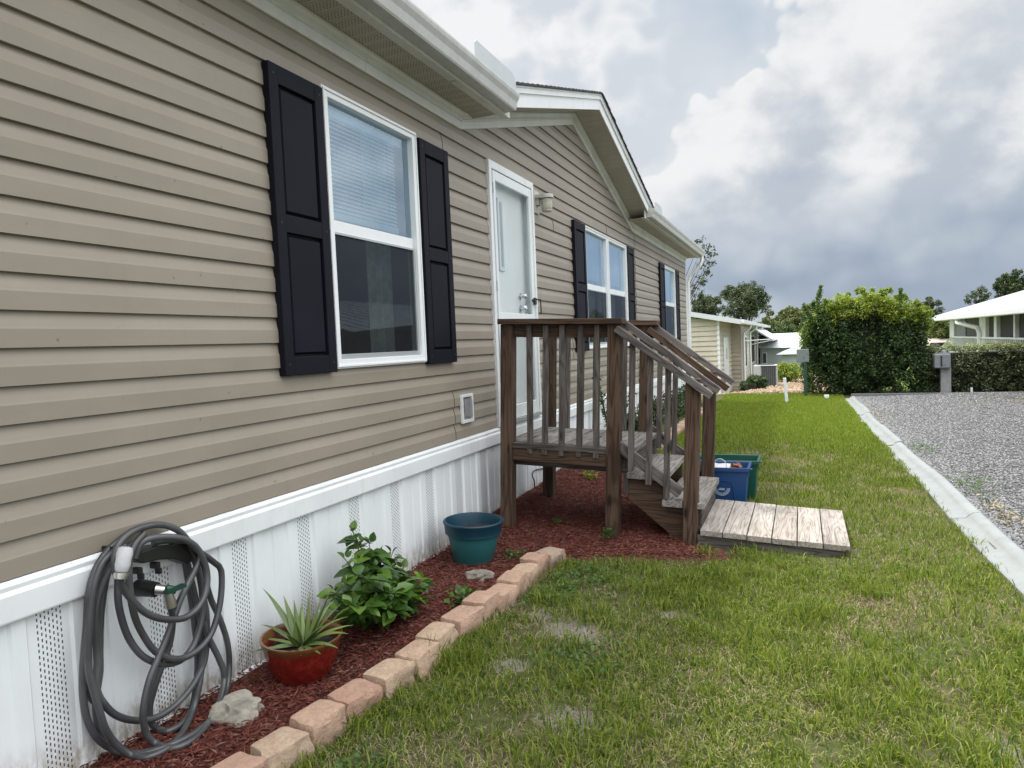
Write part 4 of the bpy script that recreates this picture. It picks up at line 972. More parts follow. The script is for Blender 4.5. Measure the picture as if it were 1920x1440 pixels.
# ================================================================== BINS
def bin_(name,x0,x1,y0,y1,z0,z1,mt,label,seal=False):
    t=thing(name,((x0+x1)/2,(y0+y1)/2,z0),label,'bin','recycling bins behind the steps')
    tp=.028; w=.006
    b=MB(); o_=[(x0+tp,y0+tp),(x1-tp,y0+tp),(x1-tp,y1-tp),(x0+tp,y1-tp)]; T_=[(x0,y0),(x1,y0),(x1,y1),(x0,y1)]
    i_=[(x0+w,y0+w),(x1-w,y0+w),(x1-w,y1-w),(x0+w,y1-w)]; ib=[(x0+tp+w,y0+tp+w),(x1-tp-w,y0+tp+w),(x1-tp-w,y1-tp-w),(x0+tp+w,y1-tp-w)]
    vs=[(a,c,z0) for a,c in o_]+[(a,c,z1) for a,c in T_]+[(a,c,z1) for a,c in i_]+[(a,c,z0+.01) for a,c in ib]
    fs=[(3,2,1,0)]+[(q,(q+1)%4,4+(q+1)%4,4+q) for q in range(4)]+[(4+q,4+(q+1)%4,8+(q+1)%4,8+q) for q in range(4)]+[(8+q,8+(q+1)%4,12+(q+1)%4,12+q) for q in range(4)]+[(12,13,14,15)]
    b.add(vs,fs)
    obj('tub',b,mt,t,bevel=.006)
    r=MB(); e=.014
    r.box(x0-e,x1+e,y0-e,y0-.0006,z1-.030,z1+.002); r.box(x0-e,x1+e,y1+.0006,y1+e,z1-.030,z1+.002); r.box(x0-e,x0-.0006,y0,y1,z1-.0295,z1+.0015); r.box(x1+.0006,x1+e,y0,y1,z1-.0295,z1+.0015)
    r.box(x1+e,x1+e+.02,y0+.02,y0+.05,z1-.02,z1-.008); r.box(x1+.0006,x1+.012,y0-.003,y0+.02,z1-.07,z1-.031)
    obj('rim',r,mt,t,bevel=.004)
    rb=MB(); ym=y0+tp*.45-.004
    pa=[(x0+.20,ym+.004,z0+.05),(x0+.21,ym,z0+.20),(x0+.23,ym-.003,z0+.235),(x1-.14,ym-.003,z0+.235),(x1-.11,ym,z0+.20),(x1-.09,ym+.004,z0+.03)]
    rb.tube(crom(pa,4),.004,6); obj('moulded_rib',rb,mt,t)
    return t
bx0=at(1345,943,1,5.82)
BL=bin_('blue_bin',1.34,1.80,5.66,5.95,-.03,.312,M_BLUE,'blue recycling bin holding a white bag beside the steps')
bin_('green_bin',1.38,1.855,5.98,6.28,-.03,.315,M_GBIN,'dark green recycling bin standing behind the blue one')
# round seal: ring of letters-like dashes, leaping shape and lines
sl=MB(); sc_=at(1353,915,1,5.665); cxs,czs=sc_[0],sc_[2]; yy=5.668
def ring(r0,r1,a0,a1,n=40):
    vs=[];
    for k in range(n+1):
        a=a0+(a1-a0)*k/n
        for r_ in (r0,r1): vs.append((cxs+r_*math.cos(a),yy+.0-.0+(.312-(czs+r_*math.sin(a)))*.045-.002,czs+r_*math.sin(a)))
    sl.add(vs,[(2*k,2*k+1,2*k+3,2*k+2) for k in range(n)])
def sp_(u,v): return (cxs+u,yy+(.312-(czs+v))*.045-.002,czs+v)
ring(.058,.062,0,2*PI); ring(.040,.0425,0,2*PI)
for k in range(30): ring(.0465,.0545,2*PI*k/30+.03,2*PI*k/30+.15,2)
for poly in ([(-.030,.012),(-.012,.020),(.0,.010),(.014,.024),(.022,.022),(.006,.0),(-.006,.002)],[(-.02,-.006),(.02,-.008),(.024,-.004),(-.016,-.001)],[(-.028,-.016),(.026,-.018),(.022,-.013),(-.024,-.011)],[(.008,.028),(.024,.016),(.030,.018),(.016,.032)]):
    sl.add([sp_(a_,b_) for a_,b_ in poly],[tuple(range(len(poly)))])
obj('round_seal',sl,M_WHITE,BL,fix=False)
bg=thing('plastic_bag',(1.45,5.8,.28),'pale plastic bag with a looped handle lying in the blue bin','bag')
obj('bag_body',blob((1.56,5.80,.272),(.15,.11,.045),3,.5,3),plain('pale_bag',(.62,.58,.60),.4,.2,20),bg,smooth=True)
hn=MB(); hn.tube(crom([(1.54,5.75,.30),(1.555,5.74,.352),(1.595,5.735,.368),(1.63,5.74,.345),(1.64,5.75,.30)],5),.003,6); obj('handle',hn,M_WHITE,bg)
solo('crumpled_packaging',blob((1.71,5.76,.305),(.045,.04,.028),9,1.0,2),plain('rust_wrapper',(.22,.07,.03),.6,.4,40),'crumpled rust brown wrapper on top of the rubbish in the blue bin','litter')

# ================================================================== POTS, SHRUB, ROCKS
rp=thing('pineapple_pot',(.275,2.30,.01),'glossy red glazed pot with a spiky pineapple plant','potted plant')
pr=[(.0,.0),(.102,.0),(.112,.012),(.136,.06),(.150,.12),(.157,.155),(.164,.163),(.164,.172),(.155,.172),(.146,.155),(.140,.12),(.13,.10)]
tlt=rotmat('Y',.03)
obj('pot',MB().lathe(pr,(.275,2.30,.01),56,tlt),M_RED,rp,smooth=True,auto=50)
so_=MB().lathe([(.141,.0),(.09,.006),(.04,.010),(.0,.012)],(.275,2.30,.128),30); obj('soil',so_,M_SOIL,rp)
def strap(base,az,el,L,W,curl,seg=9,twist=0):
    mb=MB(); d=Vector((math.cos(az)*math.cos(el),math.sin(az)*math.cos(el),math.sin(el))); p=Vector(base); vs=[]
    side=Vector((-math.sin(az),math.cos(az),0))
    for i in range(seg+1):
        t=i/seg; w=W*(min(1,.55+t*1.6) if t<.3 else (1-((t-.3)/.7)**1.6)) ; w=max(w,.0006)
        up=side.cross(d).normalized(); 
        vs+= [tuple(p-side*w+up*w*.55),tuple(p),tuple(p+side*w+up*w*.55)]
        p=p+d*(L/seg); d=(d+Vector((0,0,-curl/seg))).normalized()
    fs=[]
    for i in range(seg):
        a=3*i; fs+=[(a,a+1,a+4,a+3),(a+1,a+2,a+5,a+4)]
    mb.add(vs,fs); return mb
pc=(.275,2.30,.14)
# direction right in picture is roughly +x,-.4y ; toward camera is +.38x,-.92y
leaves=[(PI*.88,.80,.27,.019,.7),(PI*.93,.98,.29,.017,.8),(PI*.97,.55,.22,.016,.8),(PI*.80,1.25,.17,.014,.2),(PI*.45,1.38,.20,.015,.1),(.20,1.12,.27,.022,.25),(.02,.85,.26,.020,.8),(-.12,.70,.26,.022,.9),(-.25,.50,.22,.020,.8),(.45,.95,.22,.018,.5),(-1.2,1.30,.12,.022,.2),(-1.35,.95,.13,.02,.7),(-2.3,.25,.19,.014,.45),(-.55,.28,.20,.013,.3),(2.2,.9,.18,.016,.7),(1.3,.9,.2,.016,.6),(-2.9,.35,.17,.013,.6),(-.9,.35,.15,.013,.5),(2.8,1.15,.2,.018,.4),(.6,.6,.2,.018,.8),(1.0,1.2,.18,.017,.3),(-1.8,.6,.13,.016,.7),(2.5,.55,.22,.016,.7),(-.35,.85,.2,.019,.6)]
for (az,el,L_,W_,cu_) in leaves:
    b0=(pc[0]+.018*math.cos(az),pc[1]+.018*math.sin(az),pc[2]); obj('leaf',strap(b0,az,el,L_*1.02,W_*.92,cu_),M_PINE,rp,fix=False,smooth=True)
tp_=thing('teal_pot',(.30,3.90,.01),'empty two tone teal planter beside the porch post','planter')
pr=[(.0,.0),(.112,.0),(.120,.01),(.150,.13),(.160,.172),(.158,.176),(.174,.180),(.180,.235),(.186,.243),(.187,.252),(.182,.257),(.172,.256),(.164,.24),(.158,.20),(.155,.19)]
obj('pot',MB().lathe(pr,(.30,3.90,.01),60,tlt),M_TEAL,tp_,smooth=True,auto=35)
so_=MB().lathe([(.160,.0),(.09,.006),(.04,.008),(.0,.009)],(.30,3.90,.20),30); obj('soil',so_,M_SOIL,tp_)
# broad-leaved shrub
shb=thing('leafy_shrub',(.28,2.86,.02),'bushy shrub with broad glossy green leaves against the white skirting','shrub')
st=MB(); LP=[];LD=[];LN=[];LS=[]
tops=[((655,985),.14),((690,1010),.20),((738,1030),.28),((720,1050),.16),((800,1085),.38),((770,1110),.42),((640,1090),.30),((620,1110),.28),((680,1080),.42),((730,1110),.50),((700,1130),.45),((760,1060),.25),((650,1140),.42),((790,1130),.45),((665,1015),.16),((715,1030),.22),((700,1060),.3),((640,1040),.2),((770,1080),.34),((640,1120),.22),((670,1040),.24),((620,1150),.3),((740,1150),.5)]
for (px_,py_),xx in tops:
    e=np.array(at(px_,py_,0,xx)); b0=np.array([.28+random.uniform(-.05,.05),2.86+random.uniform(-.07,.07),.02]); mid=(b0+e)/2+np.array([random.uniform(-.02,.03),random.uniform(-.03,.03),.03])
    P_=crom([b0,mid,e],5); st.tube(P_,[.0045-.0025*i/len(P_) for i in range(len(P_))],5)
    L=np.linalg.norm(e-b0); nl=int(10+L*56)
    for k_ in range(nl):
        t=.22+.78*(k_+random.random()*.6)/nl; t=min(t,1); p=P_[min(int(t*(len(P_)-1)),len(P_)-1)]
        a=random.uniform(0,2*PI); d=np.array([math.cos(a),math.sin(a),random.uniform(-.25,.45)])
        if t>.93: d=d*.5+np.array([0,0,.8])
        LP.append(p+d*.015); LD.append(d); nn=np.array([random.gauss(0,.35),random.gauss(0,.35),1.0])-d*.2; LN.append(nn); LS.append((.085 if t<.9 else .045)*random.uniform(.6,1.25))
obj('stem',st,M_STEM,shb)
def bigleaf(P,D,Nn,Ls,ratio=.75):
    V=[];Fc=[]
    outl=[(0,0),(.12,.30),(.35,.50),(.62,.42),(.85,.2),(1.0,0)]
    for p,d,n_,l in zip(P,D,Nn,Ls):
        d=np.array(d)/np.linalg.norm(d); s=np.cross(d,n_); s/=np.linalg.norm(s); n2=np.cross(s,d); o=len(V)
        for (u,w) in outl: V.append(p+d*l*u-n2*l*.28*u*u)                                  # midrib
        for sg in (1,-1):
            for (u,w) in outl[1:-1]: V.append(p+d*l*u+s*sg*l*w*ratio+n2*(l*w*.22-l*.28*u*u))
        mi=[o+i for i in range(6)]; A=[o+6+i for i in range(4)]; B=[o+10+i for i in range(4)]
        Fc+=[(mi[0],A[0],mi[1]),(mi[0],mi[1],B[0])]
        for i in range(3): Fc+=[(mi[i+1],A[i],A[i+1],mi[i+2]),(mi[i+1],mi[i+2],B[i+1],B[i])]
        Fc+=[(mi[4],A[3],mi[5]),(mi[4],mi[5],B[3])]
    mb=MB(); mb.v=[tuple(map(float,v)) for v in V]; mb.f=Fc; return mb
obj('foliage',bigleaf(LP,LD,LN,LS),M_HIB,shb,fix=False,smooth=True)
# low weeds
def weed(name,x,y,n,spread,L,label,mt=M_WEED,h=.05,grp=None,cat='weed'):
    P=np.stack([x+np.clip(RNG.normal(0,spread,n),-1.5*spread,1.5*spread),y+np.clip(RNG.normal(0,spread,n),-1.5*spread,1.5*spread),np.zeros(n)],-1); P[:,2]=mz(P[:,0],P[:,1])+RNG.uniform(0,h,n)
    D=rdir(n); D[:,2]=np.abs(D[:,2])*.6; Nn=rdir(n)*.5+np.array([0,0,1.]); l=RNG.uniform(.6,1.3,n)*L
    lo=np.array([x,y,g1(x,y)]); P-=lo; o=leafmesh(name,P,D,Nn,l,l*.7,mt); o.location=lo; return tag(o,label,cat,grp)
weed('weed',.56,3.22,60,.045,.045,'bright green leafy sprig between the shrub and the teal pot',M_HIB,.06)
weed('weed',.99,4.53,90,.022,.022,'small green weed at the foot of the middle porch post',h=.09)
weed('weed',.52,4.85,40,.018,.02,'tiny weed growing in the mulch under the porch')
weed('weed',.52,4.02,70,.045,.025,'low straggly weed right of the teal pot',h=.03)
weed('weed',.35,6.35,80,.045,.028,'yellow green weed in the mulch behind the porch',M_YEL)
for (x_,y_,n_,s_,lb_) in ((.86,2.0-.28,260,.09,'clover patch beside the nearest edging stones'),(1.05,3.75,420,.13,'leafy weed patch right of the farthest edging stones'),(.95,3.45,260,.10,'leafy weed patch beside the middle edging stones'),(1.35,2.75,200,.09,'round leaved weed patch in the lawn near the sandy spot')):
    P=np.stack([RNG.normal(x_,s_,n_),RNG.normal(y_,s_,n_)],-1); P=P[P[:,0]>bed_edge(P[:,1])+.12]
    z=G(P[:,0],P[:,1])+RNG.uniform(.008,.045,len(P)); P=np.column_stack([P,z]); D=rdir(len(P)); D[:,2]*=.4; Nn=rdir(len(P))*.35+np.array([0,0,1.]); l=RNG.uniform(.012,.026,len(P))
    o=leafmesh('weed_patch',P,D,Nn,l,l*.9,M_WEED); tag(o,lb_,'weeds',kind='stuff')
for (x_,y_,n_,sx,sy,mt_,lb_) in ((3.45,6.6,110,.08,.30,M_WEED,'low green weeds in the gravel near the kerb, nearer patch'),(3.35,8.6,80,.08,.2,M_WEED,'low green weeds in the gravel near the kerb, farther patch'),(3.45,5.6,60,.05,.25,M_STRAW,'dry brown leaf litter caught against the kerb'),(3.2,12.2,110,.1,.5,M_STRAW,'dry weeds in the gravel at the far kerb'),(5.2,13.6,110,.4,.3,M_STRAW,'brown dry weeds in the far gravel')):
    P=np.stack([x_+RNG.normal(0,sx,n_),y_+RNG.normal(0,sy,n_)],-1); P=P[P[:,0]>kx(P[:,1])+.19]; z=gz(P[:,0],P[:,1])+RNG.uniform(.012,.05,len(P)); P=np.column_stack([P,z]); D=rdir(len(P)); D[:,2]=abs(D[:,2])*.5; l=RNG.uniform(.025,.06,len(P))
    o=leafmesh('gravel_weeds',P,D,rdir(len(P))*.4+np.array([0,0,1.]),l,l*.4,mt_); tag(o,lb_,'weeds',kind='stuff')
# rocks
def rock(name,c,r,seed,label,mt=M_ROCK,amp=.45,sub=4):
    b=blob((0,0,0),r,seed,amp,sub); 
    vs=[]
    for v in b.v:
        k_=1+.16*mnoise.noise(Vector(v)*22+Vector((seed,0,0)))+.10*mnoise.noise(Vector(v)*60+Vector((seed,3,0))); z=v[2]*k_; z=min(z,r[2]*.62+.1*z); vs.append((c[0]+v[0]*k_,c[1]+v[1]*k_,c[2]+z))
    b.v=vs; return solo(name,b,mt,label,'rock',smooth=True,auto=28)
q=at(436,1335,2,.03); rock('limestone_rock',(q[0]+.0,q[1]+.02,.02),(.095,.075,.065),2,'pale jagged limestone rock lying beside the coiled hose')
rock('limestone_rock',(.475,3.60,.02),(.085,.06,.04),5,'small pale rough rock in front of the teal pot',plain('sandy_rock',(.26,.23,.19),.95,.4,20,bump=.8))
# edging stones
ST=[(.791,3.959),(.745,3.804),(.755,3.632),(.756,3.452),(.770,3.249),(.733,3.089),(.727,2.887),(.703,2.687),(.726,2.489),(.696,2.303),(.670,2.115),(.649,1.930),(.635,1.755),(.600,1.59)]
ordn=['farthest edging stone, at the porch end of the row','second edging stone from the porch end of the row','third edging stone from the porch end of the row','fourth edging stone from the porch end, beside leafy weeds','fifth edging stone from the porch end of the row','sixth edging stone from the porch end, cream coloured','buff edging stone, seventh from the porch end','eighth edging stone from the porch end, right of the leafy shrub','ninth edging stone from the porch end of the row','tenth edging stone from the porch end, level with the red pot','fifth edging stone counted from the near end','fourth edging stone counted from the near end','third edging stone counted from the near end, behind grass tufts','second edging stone from the near end, at the picture edge']
def edge_stone(x,y,ang,L,W,Hh,seed):
    bm=bmesh.new(); bmesh.ops.create_cube(bm,size=1); bmesh.ops.subdivide_edges(bm,edges=bm.edges[:],cuts=5,use_grid_fill=True)
    b=MB(); vs=[]
    for v in bm.verts:
        p=v.co.copy(); r_=.10
        # rounded box
        q_=Vector([max(-.5+r_,min(.5-r_,c)) for c in p]); dlt=p-q_
        if dlt.length>1e-6: p=q_+dlt.normalized()*min(dlt.length,r_)
        tap=1-.16*(p.x+.5)        # tapered block, wider outside
        X=p.x*W; Y_=p.y*L*(.86+.18*(p.x+.5)); Z=(p.z+.5)*Hh
        n_=mnoise.noise(Vector((X*16+seed,Y_*16,Z*16)))*.010+mnoise.noise(Vector((X*45+seed,Y_*45,Z*45)))*.004
        side=1.6 if (p.x>.3) else .6
        X+=n_*side; Y_+=n_*side; Z+=n_*.5*(1 if p.z>.4 else 0)
        vs.append((X,Y_,Z))
    c,s=math.cos(ang),math.sin(ang); z0=g1(x,y)-.02
    b.v=[(x+a*c-d*s,y+a*s+d*c,z0+e) for a,d,e in vs]; b.f=[tuple(q.index for q in f.verts) for f in bm.faces]; bm.free(); return b
for i,(x_,y_) in enumerate(ST):
    nx_,ny_=ST[min(i+1,len(ST)-1)]; px0,py0=ST[max(i-1,0)]; ang=math.atan2(-(px0-nx_),(py0-ny_))+random.uniform(-.06,.06)
    L_=(math.hypot(px0-nx_,py0-ny_)/(2 if 0<i<len(ST)-1 else 1))*.97
    b=edge_stone(x_-.015,y_,ang,max(L_,.15),.125,.118+random.uniform(-.008,.008),i*3.3)
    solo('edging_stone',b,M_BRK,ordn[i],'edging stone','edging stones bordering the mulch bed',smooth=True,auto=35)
FB=[(.58,8.55),(.565,8.95),(.56,9.35),(.57,9.8),(.575,10.25),(.58,10.7),(.58,11.2),(.58,11.7),(.59,12.2),(.60,12.7)]
for i,(x_,y_) in enumerate(FB):
    b=edge_stone(x_,y_,random.uniform(-.06,.06),.4,.16,.11,i*5+40)
    solo('edging_stone',b,M_BRK,'pink edging stone of the far bed, seen in the gaps of the porch railing','edging stone','edging stones of the far bed',smooth=True,auto=35)
# black cable on a hook under the porch
cb=MB(); P_=[at(1020,878,0,.02),at(1003,882,0,.03),at(998,892,0,.03),at(1002,905,0,.03),at(1003,950,0,.02)]; cb.tube(crom(P_,5),.006,6); cb.tube(crom([at(1020,878,0,.02),at(1040,872,0,.02),at(1075,868,0,.02)],4),.005,6)
solo('cable',cb,M_BLACK,'black cable running down the skirting under the porch','cable')
# bed shrubs beyond the porch
for i,(x_,y_,z_,r_,lb_) in enumerate(((.30,8.3,.30,.27,'dark small leaved shrub in the bed right behind the porch'),(.32,9.6,.33,.28,'dark shrub in the far bed below the double window'),(.33,11.2,.30,.27,'dark shrub in the far bed midway to the house corner'),(.35,12.8,.28,.27,'farthest dark shrub in the bed along the house'))):
    t=thing('bed_shrub',(x_,y_,0),lb_,'shrub','shrubs in the far bed')
    c_=rdir(26)*np.array([r_*.62,r_,r_*.9])*RNG.uniform(.3,1,(26,1))+np.array([x_,y_,z_]); c_[:,2]=np.maximum(c_[:,2],.08)
    clumps('foliage',c_,np.full(26,.12),60,.042,M_DKG,t)
    s_=MB(); 
    for q_ in range(6): e=c_[q_]; s_.tube([(x_,y_,0),tuple((np.array([x_,y_,0])+e)/2+[.01,.01,.04]),tuple(e)],[.008,.006,.003],5)
    obj('stem',s_,M_BARK,t)
# flowering tall stems by the wall (airy)
t=thing('airy_bed_plant',(.22,7.7,0),'tall airy plant with small leaves against the skirting behind the porch','plant')
s_=MB(); c_=[]
for q_ in range(9):
    e=np.array([.22+random.uniform(-.12,.2),7.7+random.uniform(-.35,.35),random.uniform(.5,.95)]); P_=crom([np.array([.22,7.7,0]),(np.array([.22,7.7,0])+e)/2+np.array([0,0,.06]),e],4); s_.tube(P_,.004,4); c_+=[P_[-1],P_[-3],P_[-5]]
obj('stem',s_,M_STEM,t); clumps('foliage',c_,np.full(len(c_),.06),14,.035,M_DKG,t,shell=.2)

# ================================================================== BIG VINE-COVERED BUSH
def bush_big():
    t=thing('overgrown_bush',(3.4,16.6,0),'large overgrown bush draped in creeper coloured dark as shaded, with a yellow green top coloured as sunlit','bush')
    x0,x1=2.28,4.50; 
    core=MB(); core.v=[]; b=blob((3.40,16.80,.92),(1.02,.72,.86),4,.2,3); obj('shaded_core',b,plain('shaded_wood_and_leaf',(.012,.018,.008),.9,.4,30),t)  # added solid core, coloured as the shaded inside, stops see-through
    # creeper, coloured darker for shade, hanging down the front in ragged curtains with hollows between
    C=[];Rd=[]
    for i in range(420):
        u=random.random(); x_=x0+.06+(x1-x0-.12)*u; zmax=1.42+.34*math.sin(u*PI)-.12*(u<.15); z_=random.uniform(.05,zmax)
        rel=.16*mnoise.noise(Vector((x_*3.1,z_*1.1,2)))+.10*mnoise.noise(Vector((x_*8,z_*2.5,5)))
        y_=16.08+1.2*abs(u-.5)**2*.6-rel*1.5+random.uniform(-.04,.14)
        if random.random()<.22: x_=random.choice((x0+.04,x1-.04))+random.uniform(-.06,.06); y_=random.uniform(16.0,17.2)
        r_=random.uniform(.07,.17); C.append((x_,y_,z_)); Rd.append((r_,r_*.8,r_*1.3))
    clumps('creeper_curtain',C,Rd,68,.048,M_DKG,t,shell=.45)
    C=[];Rd=[]
    for i in range(120):
        u=random.random()**1.3; x_=x0+(x1-x0)*u; z_=random.uniform(.2,1.0)+(.45 if u<.35 else .1)*random.random()*2; z_=min(z_,1.6); y_=15.92+1.2*abs(u-.5)**2*.6+random.uniform(-.06,.1); r_=random.uniform(.05,.13); C.append((x_,y_,z_)); Rd.append((r_,r_*.7,r_*1.3))
    clumps('creeper_tip',C,Rd,42,.055,M_MIDG,t)
    C=[];Rd=[]
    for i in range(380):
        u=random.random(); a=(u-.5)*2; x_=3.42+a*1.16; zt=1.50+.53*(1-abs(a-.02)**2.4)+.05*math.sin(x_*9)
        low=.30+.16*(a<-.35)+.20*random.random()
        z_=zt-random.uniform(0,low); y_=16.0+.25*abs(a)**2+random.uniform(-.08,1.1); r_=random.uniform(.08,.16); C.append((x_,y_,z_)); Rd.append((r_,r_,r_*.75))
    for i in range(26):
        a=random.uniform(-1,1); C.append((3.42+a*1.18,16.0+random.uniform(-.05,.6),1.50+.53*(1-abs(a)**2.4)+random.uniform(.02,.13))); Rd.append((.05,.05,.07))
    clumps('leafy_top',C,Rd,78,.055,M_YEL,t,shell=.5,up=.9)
    C=[];Rd=[]
    for z_ in np.arange(1.5,2.30,.04): C.append((2.56+.03*math.sin(z_*9),16.0,z_)); r_=.13*(2.36-z_)/.9+.015; Rd.append((r_,r_,.05))
    for k_ in range(12): C.append((2.56+random.uniform(-.16,.16),16.0,random.uniform(1.6,1.95))); Rd.append((.03,.03,.08))
    for z_ in np.arange(1.55,1.95,.05): C.append((2.48-.42*(z_-1.5)-.05,16.0,z_)); Rd.append((.03,.03,.04))
    for z_ in np.arange(1.8,2.10,.05): C.append((4.05,16.1,z_)); Rd.append((.022,.022,.05))
    for z_ in np.arange(.2,1.6,.07): C.append((2.30+.05*math.sin(z_*5),15.98,z_)); Rd.append((.11,.1,.09))
    clumps('upright_shoot',C,Rd,34,.05,M_YEL2,t,shell=.15)
    s_=MB()
    for (xa,xb) in ((3.1,3.0),(3.3,3.7),(3.6,4.2),(2.9,2.5)): s_.tube([(xa,16.5,-.05),((xa+xb)/2,16.4,.6),(xb,16.3,1.5)],[.05,.04,.015],6)
    pass
    obj('stem',s_,M_BARK,t)
bush_big()
# ------------------------------------------------------------------ hedge right
def hedge(x0,x1,y0,y1,z1,label):
    t=thing('hedge',((x0+x1)/2,(y0+y1)/2,0),label,'hedge')
    obj('shaded_core',MB().box(x0+.12,x1-.12,y0+.18,y1-.15,0,z1-.14),plain('hedge_core',(.012,.014,.008),.9,.4,30),t)  # solid box coloured dark for the shaded inside of the hedge
    n=int((x1-x0)*80); C=[];Rd=[]
    for i in range(n):
        x_=random.uniform(x0,x1); z_=random.uniform(.03,z1-.06); y_=y0+.06+random.uniform(0,.12)+.03*math.sin(x_*7); r_=random.uniform(.08,.13); C.append((x_,y_,z_)); Rd.append((r_,r_,r_))
    for i in range(int((y1-y0)*40)): C.append((x0+.05,random.uniform(y0,y1),random.uniform(.05,z1-.06))); Rd.append((.11,.1,.1))
    clumps('foliage',C,Rd,60,.045,M_HEDG,t)
    C=[];Rd=[]
    for i in range(int(n*.8)):
        C.append((random.uniform(x0,x1),random.uniform(y0+.02,y1),z1-.05+random.uniform(-.03,.06))); r_=random.uniform(.06,.10); Rd.append((r_,r_,r_*.6))
    clumps('top_leaves',C,Rd,50,.04,M_HTOP,t,up=1.2)  # paler leaves along the top
hedge(4.55,9.2,16.25,17.3,.93,'clipped dark hedge with paler leaves on top, beyond the gravel')
# ================================================================== TREES
def tree(name,base,crown,rad,n,per,L,mt,label,grp=None,trunk=.12,seed=0,flat=.8,shell=.4):
    t=thing(name,base,label,'tree',grp); random.seed(seed)
    c=np.array(crown,float); s_=MB(); b0=np.array(base,float); fork=b0+(c-b0)*.45
    s_.tube([tuple(b0),tuple((b0+fork)/2+[.05,0,0]),tuple(fork)],[trunk,trunk*.85,trunk*.7],8)
    C=[]
    for i in range(n):
        while True:
            d=np.array([random.uniform(-1,1) for _ in range(3)]); q_=np.linalg.norm(d)
            if .2<q_<1: break
        k_=.75+.35*mnoise.noise(Vector(tuple(d*1.6))+Vector((seed,0,0)))*1.4
        C.append(c+d*np.array(rad)*k_)
    for i in range(0,n,max(1,n//12)): m_=(fork+C[i])/2+np.array([0,0,-.05*rad[2]]); s_.tube([tuple(fork),tuple(m_),tuple(C[i])],[trunk*.5,trunk*.3,trunk*.08],5)
    obj('trunk',s_,M_BARK,t); rr=np.array([[random.uniform(.14,.26)*rad[0]]*3 for _ in range(n)]); rr[:,2]*=flat
    clumps('crown',C,rr,per,L,mt,t,shell=shell); return t
def base_of(px,y): x_=at(px,640,1,y)[0]; return (float(x_),y,g1(x_,y)-.05)
TREEK=1.5
def tr_px(name,px,pyc,y,rx,rz,n,per,L,mt,label,grp,seed,**k):
    c=at(px,pyc,1,y); sc=y/F_PX*1.02; return tree(name,base_of(px,y),tuple(c),(rx*sc,rx*sc,rz*sc),int(n*1.7),per,L,mt,label,grp,seed=seed,**k)
tr_px('oak_tree',1396,566,36,48,42,60,150,.11,M_TDK,'dark rounded tree behind the cream neighbour house','trees behind the houses',11,trunk=.14)
tr_px('oak_tree',1325,575,38,34,30,42,130,.11,M_TDK,'dark tree behind the roof, left of the larger rounded tree','trees behind the houses',12,trunk=.12)
# loose twigs above the rounded tree
# sparse branch beside the house corner
t=thing('sparse_tree',(-1.2,18.5,g1(-1.2,18.5)),'thin sparse tree whose leafy twigs show past the far gutter','tree')
s_=MB(); C=[]; tb0=np.array([-1.2,18.5,-.5])
for (px_,py_) in ((1312,452),(1326,462),(1334,478),(1318,490),(1330,495),(1322,510),(1310,520),(1306,540),(1316,530),(1302,555),(1312,475)):
    e=at(px_,py_,1,18.5); s_.tube(crom([tb0,tb0+(e-tb0)*.55+np.array([-.15,0,.25]),e],5),[.03-.0275*i/10 for i in range(11)],5); C.append(e)
    for k_ in range(3): C.append(e+np.array([random.uniform(-.15,.12),random.uniform(-.1,.1),random.uniform(-.22,.1)]))
obj('trunk',s_,M_BARK,t); clumps('crown',C,np.full(len(C),.10),11,.075,M_TDK,t,shell=.1)
for (px_,pyc,y_,rx,rz,mt_,lb_,sd_) in ((1440,612,48,22,18,M_OLV,'olive green tree at the left of the far treeline',21),(1462,604,52,24,26,M_OLV,'taller olive tree in the far treeline left of the big bush',22),(1490,600,50,26,30,M_OLV,'olive tree directly left of the big bush',23),(1520,592,54,30,30,M_OLV,'far tree partly hidden by the left side of the big bush',24),(1420,632,46,20,16,M_OLV,'low far tree above the grey house roof',25),(1765,615,48,26,22,M_OLV,'olive tree between the big bush and the white roof',26),(1470,625,44,30,16,M_MIDG,'low dark tree above the pale grey roof',27)):
    tr_px('far_tree',px_,pyc,y_,rx,rz,34,110,.15,mt_,lb_,'far treeline trees',sd_,trunk=.12)
tr_px('pine_tree',1745,584,62,24,26,26,90,.16,M_TDK,'dark pine crown above the left end of the white roof','pines',31,trunk=.12)
tr_px('pine_tree',1888,540,48,26,34,26,90,.14,M_TDK,'dark pine crown above the white roof at the right','pines',32,trunk=.12)
tr_px('pine_tree',1835,560,58,20,20,14,50,.14,M_TDK,'thin low pine top above the middle of the white roof','pines',33,trunk=.1)
tr_px('pine_tree',1912,530,50,18,26,16,80,.14,M_TDK,'rightmost dark pine crown above the white roof','pines',34,trunk=.1)

